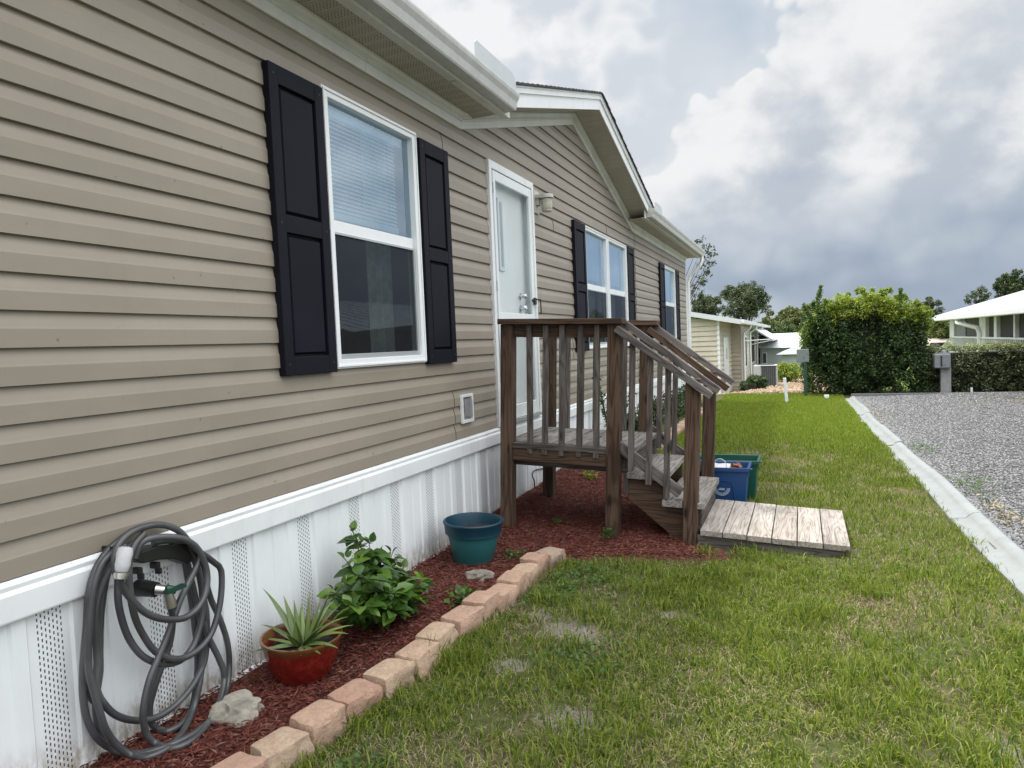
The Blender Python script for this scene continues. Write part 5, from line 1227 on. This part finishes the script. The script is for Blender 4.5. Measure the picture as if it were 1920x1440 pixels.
# ================================================================== NEIGHBOUR HOUSE (cream, beyond the lawn)
NB=thing('neighbour_house',(-2.5,29,-.8),'cream sided single storey house with white fascia beyond the lawn','house')
nbx=-.39; yb=25.0
w=MB()
def sid_front(mb,xa,xb,y,z0,z1,pitch=.17,zr=None):
    k_=0
    while z0+k_*pitch<z1:
        a=z0+k_*pitch; b_=min(a+pitch,z1); mb.quad((xa,y-.04,a),(xb,y-.04,a),(xb,y-.002,b_),(xa,y-.002,b_)); mb.quad((xa,y-.04,a),(xb,y-.04,a),(xb,y,a),(xa,y,a)); k_+=1
sid_front(w,-7,nbx,yb,-.85,1.95,.17)
def sid_side(mb,x,ya,yb_,z0,z1,pitch=.17):
    k_=0
    while z0+k_*pitch<z1:
        a=z0+k_*pitch; b_=min(a+pitch,z1); mb.quad((x+.04,ya,a),(x+.04,yb_,a),(x+.002,yb_,b_),(x+.002,ya,b_)); mb.quad((x+.04,ya,a),(x+.04,yb_,a),(x,yb_,a),(x,ya,a)); k_+=1
sid_side(w,nbx,yb,29.4,-.85,1.95); sid_front(w,nbx,.05,29.4,-.85,1.85); sid_side(w,.05,29.4,47,-.85,1.75)
w.box(-7,nbx-.003,yb+.003,29.4,-.85,1.9); w.box(-7,.047,29.403,47,-.85,1.75)
obj('wall',w,M_NBSID,NB,fix=False)
c_=MB(); c_.box(nbx-.05,nbx+.03,yb-.03,yb+.06,-.85,1.95); c_.box(.0,.08,29.36,29.45,-.85,1.75); objs('corner_trim',c_,M_TRIMW,NB)
r_=MB(); r_.add([(.35,24.7,1.70),(-3.4,24.7,2.48),(-3.4,47,2.48),(.35,47,1.70),(.35,24.7,1.86),(-3.4,24.7,2.66),(-3.4,47,2.66),(.35,47,1.86)],[(0,1,2,3),(4,7,6,5),(0,4,5,1),(1,5,6,2),(2,6,7,3),(3,7,4,0)])
r_.add([(-7.2,24.7,1.70),(-3.4,24.7,2.48),(-3.4,47,2.48),(-7.2,47,1.70),(-7.2,24.7,1.86),(-3.4,24.7,2.66),(-3.4,47,2.66),(-7.2,47,1.86)],[(3,2,1,0),(4,5,6,7),(0,4,5,1),(1,5,6,2),(2,6,7,3),(3,7,4,0)])
obj('roof',r_,M_METR,NB)
w2=MB().prism([(-7,1.6),(nbx,1.6),(nbx,1.80),(-3.4,2.45),(-7,1.75)],1,yb+.002,yb+.05); obj('gable_wall',w2,M_NBSID,NB)
gt=MB(); gt.box(.35,.45,24.8,47,1.72,1.85); obj('gutter',gt,M_TRIMW,NB,bevel=.01)
for yy in (29.3,33,38):
    d_=MB(); d_.tube([(.40,yy,1.72),(.36,yy,1.6),(.14,yy,1.45),(.12,yy,1.3),(.12,yy,-.7)],.045,4); obj('downspout',d_,M_TRIMW,NB)
dr=MB().box(nbx+.02,nbx+.05,26.2,27.9,-.8,1.28); dd=obj('side_door',dr,M_WHTP,NB,bevel=.01)
dg=MB().box(nbx+.051,nbx+.06,26.9,27.3,.5,.9); obj('door_lite',dg,M_GREYF,dd)
for (ya,yb_) in ((30.2,31.0),(34.0,36.2),(40.2,43.2)):
    f_=MB(); f_.box(.055,.10,ya,yb_,-.0,1.32); wn=obj('window',f_,M_FRAME,NB,bevel=.006); p_=MB().box(.101,.108,ya+.1,yb_-.1,.08,1.24); obj('pane',p_,M_DARK,wn)
aw=MB()
aw.add([(.12,34.0,1.62),(.12,44,1.62),(1.02,44,1.02),(1.02,34.0,1.02),(.12,34.0,1.66),(.12,44,1.66),(1.02,44,1.06),(1.02,34.0,1.06)],[(0,1,2,3),(4,7,6,5),(0,4,5,1),(1,5,6,2),(2,6,7,3),(3,7,4,0)])
awo=obj('awning',aw,M_GREYF,NB)
rb=MB()
for yy in np.arange(34.0,44.1,1.0): rb.tube([(.12,yy,1.69),(1.02,yy,1.09)],.025,4)
rb.tube([(.12,34,.9),(.98,34,1.05)],.02,4); rb.tube([(.12,30,1.1),(.9,34,1.1)],.02,4); objs('awning_rib',rb,M_TRIMW,awo)
# AC unit
ac=thing('air_conditioner',(.95,23,-.28),'grey outdoor air conditioner with dark coil grille beside the cream house','air conditioner')
a0,a1=float(at(1413,700,1,23)[0]),float(at(1457,700,1,23)[0])
obj('casing',MB().box(a0,a1,23,23.65,-.36,.385),M_AC,ac,bevel=.02)
g_=MB(); xm=a0+(a1-a0)*.33
g_.box(xm,a1-.03,22.985,22.998,-.30,.35); obj('coil_grille',g_,M_ACG,ac)
g_=MB().box(xm-.02,a1-.01,22.97,22.984,.34,.37); obj('grille_frame',g_,M_ACG,ac)
g_=MB()
for x_ in np.linspace(xm+.02,a1-.05,8): g_.box(x_,x_+.007,22.97,22.984,-.30,.335)
objs('grille_bar',g_,M_UTIL,ac)
obj('top_fan_guard',MB().lathe([(.26,0),(.26,.02),(.0,.03)],((a0+a1)/2,23.32,.386),24),M_ACG,ac)
# round shrub, pot & grey bushes at neighbour's bed
def ball_shrub(px,py,y,rpx,label,mt,hh=.8):
    c_=at(px,py,1,y); s=y/F_PX*rpx; t=thing('round_shrub',(float(c_[0]),y,g1(c_[0],y)),label,'shrub')
    C=rdir(60)*np.array([s,s,s*hh])*RNG.uniform(.5,1,(60,1))+c_; C[:,2]=np.maximum(C[:,2]-.15*s,g1(c_[0],y)+.05); clumps('foliage',C,np.full(60,s*.38),60,.07,mt,t); 
    obj('stem',MB().tube([(float(c_[0]),y,g1(c_[0],y)-.1),tuple(c_)],[.04,.02],6),M_BARK,t)
ball_shrub(1478,694,25,20,'light green round shrub right of the air conditioner',M_YEL)
ball_shrub(1418,716,21.5,17,'green clipped shrub in front of the air conditioner',M_MIDG)
ball_shrub(1398,722,22,9,'small dark shrub beside the cream house corner',M_DKG)
pt=at(1409,728,1,21); solo('black_pot',MB().lathe([(.10,0),(.14,.2),(.15,.22),(.13,.22),(.11,.12),(0,.12)],(pt[0],21,g1(pt[0],21)),20),M_BLACK,'black round planter in front of the clipped shrub','planter')
# tan rock bed sheet (drop zone)
tb_=grid_mesh(np.linspace(-.3,3.1,20),np.linspace(16.9,30,50),lambda x,y:G(x,y)+.006,'rock_bed',M_TANG); tag(tb_,kind='structure')
pb=MB().box(at(1420,747,1,16.8)[0],at(1462,747,1,16.8)[0],16.75,16.9,-.12,.0); solo('pale_border_block',pb,M_TRIMW,'pale concrete edging block at the far end of the lawn','border block')
# grey house behind
GH=thing('grey_house',(2.5,40,-.9),'pale grey house with a light roof behind the air conditioner','house')
ga,gb_=at(1425,660,1,40)[0],at(1560,660,1,40)[0]; gz0=-1.6
obj('wall',MB().box(ga,gb_,40,46,gz0,at(1430,652,1,40)[2]),M_GREYW,GH)
ez=at(1430,653,1,39.7)[2]; r_=MB(); r_.add([(ga-.5,39.6,ez),(gb_+.3,39.6,ez),(gb_+.3,43,ez+.75),(ga-.5,43,ez+.75),(ga-.5,46.4,ez),(gb_+.3,46.4,ez)],[(0,1,2,3),(3,2,5,4),(0,3,4),(1,5,2),(0,4,5,1)]); obj('roof',r_,M_METR,GH)
wa,wb=at(1429,660,1,39.95)[0],at(1438,660,1,39.95)[0]; wz0,wz1=at(1433,682,1,39.95)[2],at(1433,661,1,39.95)[2]
f_=obj('window',MB().box(wa,wb,39.93,39.99,wz0,wz1),M_FRAME,GH); obj('pane',MB().box(wa+.04,wb-.04,39.91,39.929,wz0+.04,wz1-.04),M_ACG,f_)
SHD=thing('small_shed',(3.3,36,-1.2),'small pale shed with a white roof in front of the grey house','shed')
sa,sb_=at(1466,670,1,36)[0],at(1500,670,1,36)[0]; sz=at(1480,664,1,36)[2]
obj('wall',MB().box(sa,sb_,36,38,-1.6,sz),M_GREYW,SHD); r_=MB(); r_.add([(sa-.25,35.8,sz),(sb_+.4,35.8,sz),(sb_+.4,37,sz+.34),(sa+.6,37,sz+.34),(sa-.25,38.2,sz),(sb_+.4,38.2,sz)],[(0,1,2,3),(3,2,5,4),(0,3,4),(1,5,2),(0,4,5,1)]); obj('roof',r_,M_METR,SHD)
# utility box on green post
ub=thing('utility_pedestal',(2.36,15.9,0),'grey utility box with a dark green post at the left edge of the big bush','utility box')
q0,q1=at(1493,655,1,15.9),at(1517,679,1,15.9); obj('meter_box',MB().box(q0[0],q1[0],15.9,16.02,q1[2],q0[2]),M_UTIL,ub,bevel=.01)
q0,q1=at(1507,690,1,15.85),at(1516,745,1,15.85); obj('post',MB().box(q0[0],q1[0]-.02,15.85,15.95,-.05,q0[2]+.1),M_DGRN,ub,bevel=.005)
# stakes
def stick(name,px0,py0,px1,py1,y,w_,label,cat='stake'):
    a_,b_=at(px1,py1,1,y),at(px0,py0,1,y); m=MB(); m.add([(a_[0]-w_/2,y,a_[2]-.06),(a_[0]+w_/2,y,a_[2]-.06),(a_[0]+w_/2,y+w_*.6,a_[2]-.06),(a_[0]-w_/2,y+w_*.6,a_[2]-.06),(b_[0]-w_/2,y,b_[2]),(b_[0]+w_/2,y,b_[2]),(b_[0]+w_/2,y+w_*.6,b_[2]+.004),(b_[0]-w_/2,y+w_*.6,b_[2]+.004)],[(0,3,2,1),(4,5,6,7),(0,1,5,4),(1,2,6,5),(2,3,7,6),(3,0,4,7)]); solo(name,m,M_STAKE,label,cat,bevel=.004)
stick('marker_stake',1471,709,1476,757,14.4,.055,'slim white marker stake leaning at the far end of the lawn')
stick('marker_post',1550,741,1550,752,15.3,.085,'short square white post at the left end of the big bush','post')
stick('marker_stake',1822,727,1822,743,15.9,.035,'thin white stake in front of the hedge')
# mailbox post
MP=thing('mailbox_post',(4.80,16.0,0),'weathered grey post carrying a grey mailbox beside the hedge','mailbox')
q0,q1=at(1764,690,1,16),at(1784,745,1,16); obj('post',MB().box(q0[0],q1[0],16,16.14,-.1,q0[2]+.02),M_WGREY,MP,bevel=.008)
q0,q1=at(1752,664,1,15.9),at(1783,690,1,15.9); mbb=MB().box(q0[0],q1[0],15.88,16.2,q1[2],q0[2]); bb=obj('mailbox',mbb,plain('slate_box',(.19,.20,.22),.6,.2,10),MP,bevel=.02)
obj('box_top',MB().prism([(q0[0]+.14,q0[2]),(q1[0]-.05,q0[2]),(q1[0]-.08,q0[2]+.07),(q0[0]+.17,q0[2]+.06)],1,15.9,16.18),M_WGREY,bb); obj('door_seam',MB().box(q0[0]+.10,q0[0]+.125,15.868,15.879,q1[2]+.04,q0[2]-.04),M_BLACK,bb)
# ================================================================== WHITE HOUSE on the right
WH=thing('white_roofed_house',(9,20,-.5),'house with a bright white metal roof and screened porch behind the hedge','house')
ex=6.07; yf_,yn_=26.0,12.5
r_=MB(); ez=1.63
r_.add([(ex,yn_,ez),(ex,yf_,ez-.03),(10.4,yf_,2.82),(10.4,yn_,2.82),(ex,yn_,ez+.02),(ex,yf_,ez-.01),(10.4,yf_,2.84),(10.4,yn_,2.84),],[(0,3,2,1),(4,5,6,7),(0,1,5,4),(1,2,6,5),(2,3,7,6),(3,0,4,7)])
r_.add([(10.4,yn_,2.84),(10.4,yf_,2.84),(15,yf_,1.6),(15,yn_,1.6)],[(0,1,2,3)])
obj('roof',r_,M_METR,WH)
rb=MB()
for yy in np.arange(yn_+.5,yf_,.6): rb.add([(ex,yy,ez+.02),(ex,yy+.04,ez+.02),(10.4,yy+.04,2.845),(10.4,yy,2.845),(ex,yy,ez+.05),(ex,yy+.04,ez+.05),(10.4,yy+.04,2.875),(10.4,yy,2.875)],[(4,5,6,7),(0,1,5,4),(1,2,6,5),(2,3,7,6),(3,0,4,7)])
obj('roof_seam',rb,M_METR,WH,fix=False)
gt=MB().box(ex-.10,ex-.002,yn_,yf_,ez-.12,ez+.0); obj('gutter',gt,M_TRIMW,WH,bevel=.02)
sf_=MB().box(ex,10,yn_,yf_,ez-.06,ez-.04); obj('soffit',sf_,M_TRIMW,WH)
wx=6.45; vp=at(1868,549,1,21.5); 
obj('roof_vent',MB().lathe([(.14,-.15),(.14,0),(.22,.0),(.22,.05),(0,.08)],(7.9,22.5,2.22),16),M_TRIMW,WH)
def wall_y(px): d=ray(px,620); return float(d[1]/d[0]*(wx-2.2))
po=MB()
for px0,px1 in ((1784,1792),(1840,1852),(1868,1873),(1905,1908)):
    ya,yb_=wall_y(px1),wall_y(px0); po.box(wx-.05,wx+.05,ya,yb_,-.8,ez-.061)
objs('porch_post',po,M_TRIMW,WH,bevel=.01)
sid=MB(); sid_s=wx+1.6
bw=MB(); bw.box(wx+.03,wx+.035,13,wall_y(1836)-.05,-.8,ez-.07); bw.box(wx+1.3,wx+1.35,13,25.2,-.8,ez-.07); bw.box(wx+.02,wx+1.3,25.15,25.2,-.8,ez-.07); obj('porch_screen_wall',bw,plain('shaded_porch_inside',(.055,.055,.06),.8,.15,3),WH)  # opaque sheet and back walls, coloured dark for the shaded porch inside
ya,yb_=wall_y(1811),wall_y(1793); s2=MB()
k_=0
while -.8+k_*.12<ez-.07: z_=-.8+k_*.12; s2.quad((wx-.012,ya,z_),(wx-.012,yb_,z_),(wx,yb_,z_+.12),(wx,ya,z_+.12)); k_+=1
obj('siding_panel',s2,M_GSID,WH,fix=False)
dp=MB(); 
for px0,px1 in ((1812,1836),):
    dp.box(wx,wx+.01,wall_y(px1),wall_y(px0),-.8,ez-.07)
obj('screen',dp,plain('screen_dark',(.09,.09,.09),.7,.1,5),WH)
fl_=MB().box(wx,wx+1.3,13,25.2,-.8,.18); obj('porch_floor',fl_,M_GREYW,WH)
dw=MB(); yy=wall_y(1845); dw.tube([(ex-.05,yy+.9,ez-.08),(ex-.05,yy+.9,ez-.2),(wx-.12,yy+.1,ez-.36),(wx-.10,yy,ez-.5),(wx-.10,yy,-.7)],.055,6); obj('downspout',dw,M_TRIMW,WH)
wi=MB().box(wx+1.27,wx+1.299,15.4,16.3,.75,1.3); wo=obj('window',wi,M_FRAME,WH); obj('pane',MB().box(wx+1.262,wx+1.269,15.45,16.25,.8,1.25),M_GREYF,wo)
ra=MB(); ya,yb_=13.0,wall_y(1790); ra.box(wx-.09,wx-.06,ya,yb_,1.0,1.04); ra.box(wx-.09,wx-.06,ya,yb_,.50,.53)
for yy in np.arange(ya,yb_,.16): ra.box(wx-.085,wx-.065,yy,yy+.03,.53,1.0)
y2=yb_; ra.tube([(wx-.08,y2,1.02),(wx-.08,y2+3.5,.3)],.03,4)
for q_ in range(12): yy=y2+.25*q_+.2; ra.box(wx-.085,wx-.065,yy,yy+.03,-.3,1.02-.205*(yy-y2)-.03)
obj('porch_railing',ra,M_TRIMW,WH)
q_=at(1890,650,0,7.0); gr=blob((7.0,q_[1],q_[2]-.02),(.30,.42,.22),6,.12,3); solo('covered_grill',gr,plain('dark_cover',(.02,.018,.02),.6,.3,6),'dark covered grill standing on the porch behind the hedge','grill',smooth=True)
# tan roofed building and dark parked car far behind, right of bush
TB=thing('tan_roofed_building',(8.5,46,-1),'distant low building with a tan roof right of the big bush','building')
ta,tb2=at(1735,640,1,46)[0],at(1800,640,1,46)[0]; tz=at(1760,651,1,46)[2]
obj('wall',MB().box(ta,tb2,46,50,-1.5,tz),M_GREYW,TB); r_=MB(); z2=at(1760,632,1,48)[2]; r_.add([(ta-.3,45.7,tz),(tb2,45.7,tz),(tb2,48,z2),(ta-.3,48,z2),(ta-.3,50.3,tz),(tb2,50.3,tz)],[(0,1,2,3),(3,2,5,4),(0,3,4),(1,5,2),(0,4,5,1)]); obj('roof',r_,M_TANR,TB)
CR=thing('parked_car',(6.9,34,-.8),'dark parked car glimpsed between the big bush and the white roofed house','car')
c0,c1=at(1738,655,1,34)[0],at(1790,655,1,34)[0]; zt=at(1762,646,1,34)[2]; 
prof=[(c0,zt-1.35),(c0,zt-.75),(c0+.25,zt-.55),(c0+.5,zt-.52),(c0+.75,zt-.12),(c0+1.0,zt),(c1-.5,zt),(c1-.2,zt-.4),(c1,zt-.6),(c1,zt-1.35)]
cb_=obj('body',MB().prism(prof,1,34,35.7),M_CAR,CR,bevel=.06)
obj('side_window',MB().prism([(c0+.8,zt-.45),(c0+.92,zt-.12),(c1-.62,zt-.12),(c1-.42,zt-.45)],1,33.985,33.999),M_ACG,CR)
for wx_ in (c0+.35,c1-.35): 
    wh=obj('wheel',MB().lathe([(.30,-.1),(.32,-.06),(.32,.06),(.30,.1)],(wx_,34.08,zt-1.32),20,rotmat('X',PI/2)),M_BLACK,CR); obj('rim',MB().lathe([(.18,0),(.16,.02),(0,.02)],(wx_,33.975,zt-1.32),16,rotmat('X',PI/2)),M_GREYF,wh)

# ================================================================== SKY, SUN, WORLD
W=bpy.data.worlds.new('World'); S.world=W; W.use_nodes=True; nt=W.node_tree; nt.nodes.clear(); T=NT(nt)
sun_dir=Vector((-.46,.20,1)).normalized()
el=math.asin(sun_dir.z); az=math.atan2(sun_dir.x,sun_dir.y)
sky=T.n('ShaderNodeTexSky',{'sky_type':'NISHITA','sun_disc':False}); sky.sun_elevation=el; sky.sun_rotation=az; sky.air_density=1.2; sky.dust_density=2.0
g0=T.n('ShaderNodeTexCoord').outputs['Generated']
dx,dy,dz=T.sep(g0)
azn=T.m('ARCTAN2',dx,dy); eln=T.m('ARCSINE',dz)
def sn(off,sc,scale,det_,ro,di=0): return T.noise(T.vm('ADD',T.mul(g0,sc),off),scale,det_,ro,di)
big=sn((3.1,.7,.3),(1,1,1.5),2.6,3,.5)
w1=sn((1.7,.2,.9),(1,1,1.35),6.0,6,.57)
w2=sn((.4,5.2,.9),(1,1,2.6),3.2,3,.55)
ncol=T.mul(T.vm('SUBTRACT',T.n('ShaderNodeTexNoise',None,Vector=g0,Scale=11.0,Detail=2.0,Roughness=.5).outputs['Color'],(.5,.5,.5)),(.13,.13,.13))
def puff(sc,off,dist):
    vec=T.vm('ADD',T.vm('ADD',T.mul(g0,(1,1,1.25)),off),T.mul(ncol,(dist,dist,dist)))
    return T.n('ShaderNodeTexVoronoi',None,Vector=vec,Scale=sc).outputs['Distance']
v1=puff(11.0,(.2,.1,.5),.9); v2=puff(27.0,(.7,.3,.1),.5)
caul=T.m('SUBTRACT',.5,T.m('ADD',T.m('MULTIPLY',v1,.66),T.m('MULTIPLY',v2,.34)))
det=T.m('ADD',T.m('MULTIPLY',T.m('SUBTRACT',w1,.5),.22),T.m('MULTIPLY',caul,.50))
edge=T.m('SUBTRACT',T.m('ADD',azn,.145),T.m('MULTIPLY',T.m('SUBTRACT',eln,.269),1.10))
edge=T.m('ADD',edge,T.m('MULTIPLY',det,.26))
cm=T.m('MULTIPLY',T.ss(edge,-.004,.012),T.ss(eln,.05,.20))
cm=T.m('MAXIMUM',cm,T.m('MULTIPLY',T.ss(edge,-.06,.05),.35))
rim=T.ss(edge,.26,.0)
blue=srgb(192,205,219); white=srgb(240,241,242); offw=srgb(213,220,227); grey=srgb(184,193,204); storm=srgb(134,151,173)
relief=sn((1.655,.20,.935),(1,1,1.35),6.0,3,.57)
lit=T.m('MULTIPLY',T.m('SUBTRACT',w1,relief),3.0)
base=T.mix(T.ss(T.m('ADD',w2,T.m('MULTIPLY',det,.5)),.34,.64),blue,offw)
leftw=T.ss(T.m('ADD',azn,T.m('MULTIPLY',det,.6)),-.14,-.26)
lw_=T.mix(T.ss(T.m('ADD',T.m('ADD',w1,T.m('MULTIPLY',caul,.7)),T.m('ADD',T.m('MULTIPLY',lit,.5),T.m('MULTIPLY',T.m('SUBTRACT',eln,.30),.9))),.26,.74),srgb(214,220,227),srgb(245,246,247))
base=T.mix(T.m('MULTIPLY',leftw,T.ss(T.m('ADD',eln,T.m('MULTIPLY',det,.25)),.10,.30)),base,lw_)
shade=T.m('ADD',T.m('ADD',w1,T.m('MULTIPLY',rim,.26)),T.m('ADD',T.m('MULTIPLY',lit,.7),T.m('MULTIPLY',T.m('SUBTRACT',big,.5),.40)))
shade=T.m('ADD',shade,T.m('MULTIPLY',T.m('SUBTRACT',eln,.28),.5))
fine=sn((2.2,.9,.1),(1,1,1.3),19,4,.62)
shade=T.m('ADD',shade,T.m('MULTIPLY',T.m('SUBTRACT',fine,.5),.16))
shade=T.m('ADD',shade,T.m('MULTIPLY',caul,.32))
cloud=T.mix(T.ss(shade,.05,.95),T.mix(T.ss(eln,.20,.34),srgb(192,200,210),srgb(206,212,219)),srgb(244,245,245))
cloud=T.mix(T.ss(T.m('SUBTRACT',eln,T.m('MULTIPLY',det,.30)),.22,.11,0,.6),cloud,srgb(176,187,202))
c=T.mix(cm,base,cloud)
st_=T.m('MULTIPLY',T.ss(T.m('ADD',eln,T.m('MULTIPLY',det,.16)),.19,.04),T.ss(T.m('ADD',azn,T.m('MULTIPLY',det,.2)),-.36,-.02))
c=T.mix(T.m('MULTIPLY',st_,.88),c,T.mix(T.ss(T.m('ADD',w2,T.m('MULTIPLY',det,.35)),.30,.75),srgb(141,157,178),srgb(163,177,195)))
glow=T.m('MULTIPLY',T.ss(T.m('ADD',eln,T.m('MULTIPLY',det,.08)),.062,.025),T.ss(azn,.06,-.09)); c=T.mix(T.m('MULTIPLY',glow,.8),c,srgb(208,216,224))
# the sky outside the picture: brightness added overhead, behind and to the right to light the scene
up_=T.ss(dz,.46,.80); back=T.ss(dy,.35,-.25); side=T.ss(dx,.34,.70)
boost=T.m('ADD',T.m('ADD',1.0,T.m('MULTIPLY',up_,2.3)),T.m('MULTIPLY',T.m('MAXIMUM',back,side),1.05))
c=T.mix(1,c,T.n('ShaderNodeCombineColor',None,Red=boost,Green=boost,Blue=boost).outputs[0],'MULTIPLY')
EXPO=.5
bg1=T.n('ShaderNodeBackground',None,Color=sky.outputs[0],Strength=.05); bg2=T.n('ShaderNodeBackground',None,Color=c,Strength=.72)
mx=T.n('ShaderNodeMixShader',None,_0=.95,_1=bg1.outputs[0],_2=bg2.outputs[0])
W.cycles.sampling_method='MANUAL'; W.cycles.sample_map_resolution=256
ow=nt.nodes.new('ShaderNodeOutputWorld'); T.L(mx.outputs[0],ow.inputs[0])
sl_=bpy.data.lights.new('sun','SUN'); sl_.energy=2.6; sl_.angle=R(4); sl_.color=(1,.95,.86); so2=bpy.data.objects.new('sun',sl_); COL.objects.link(so2)
so2.rotation_euler=sun_dir.to_track_quat('Z','Y').to_euler()
S.view_settings.view_transform='Standard'; S.view_settings.look='None'; S.view_settings.exposure=EXPO; S.view_settings.gamma=1
S.cycles.max_bounces=8; S.cycles.transparent_max_bounces=12
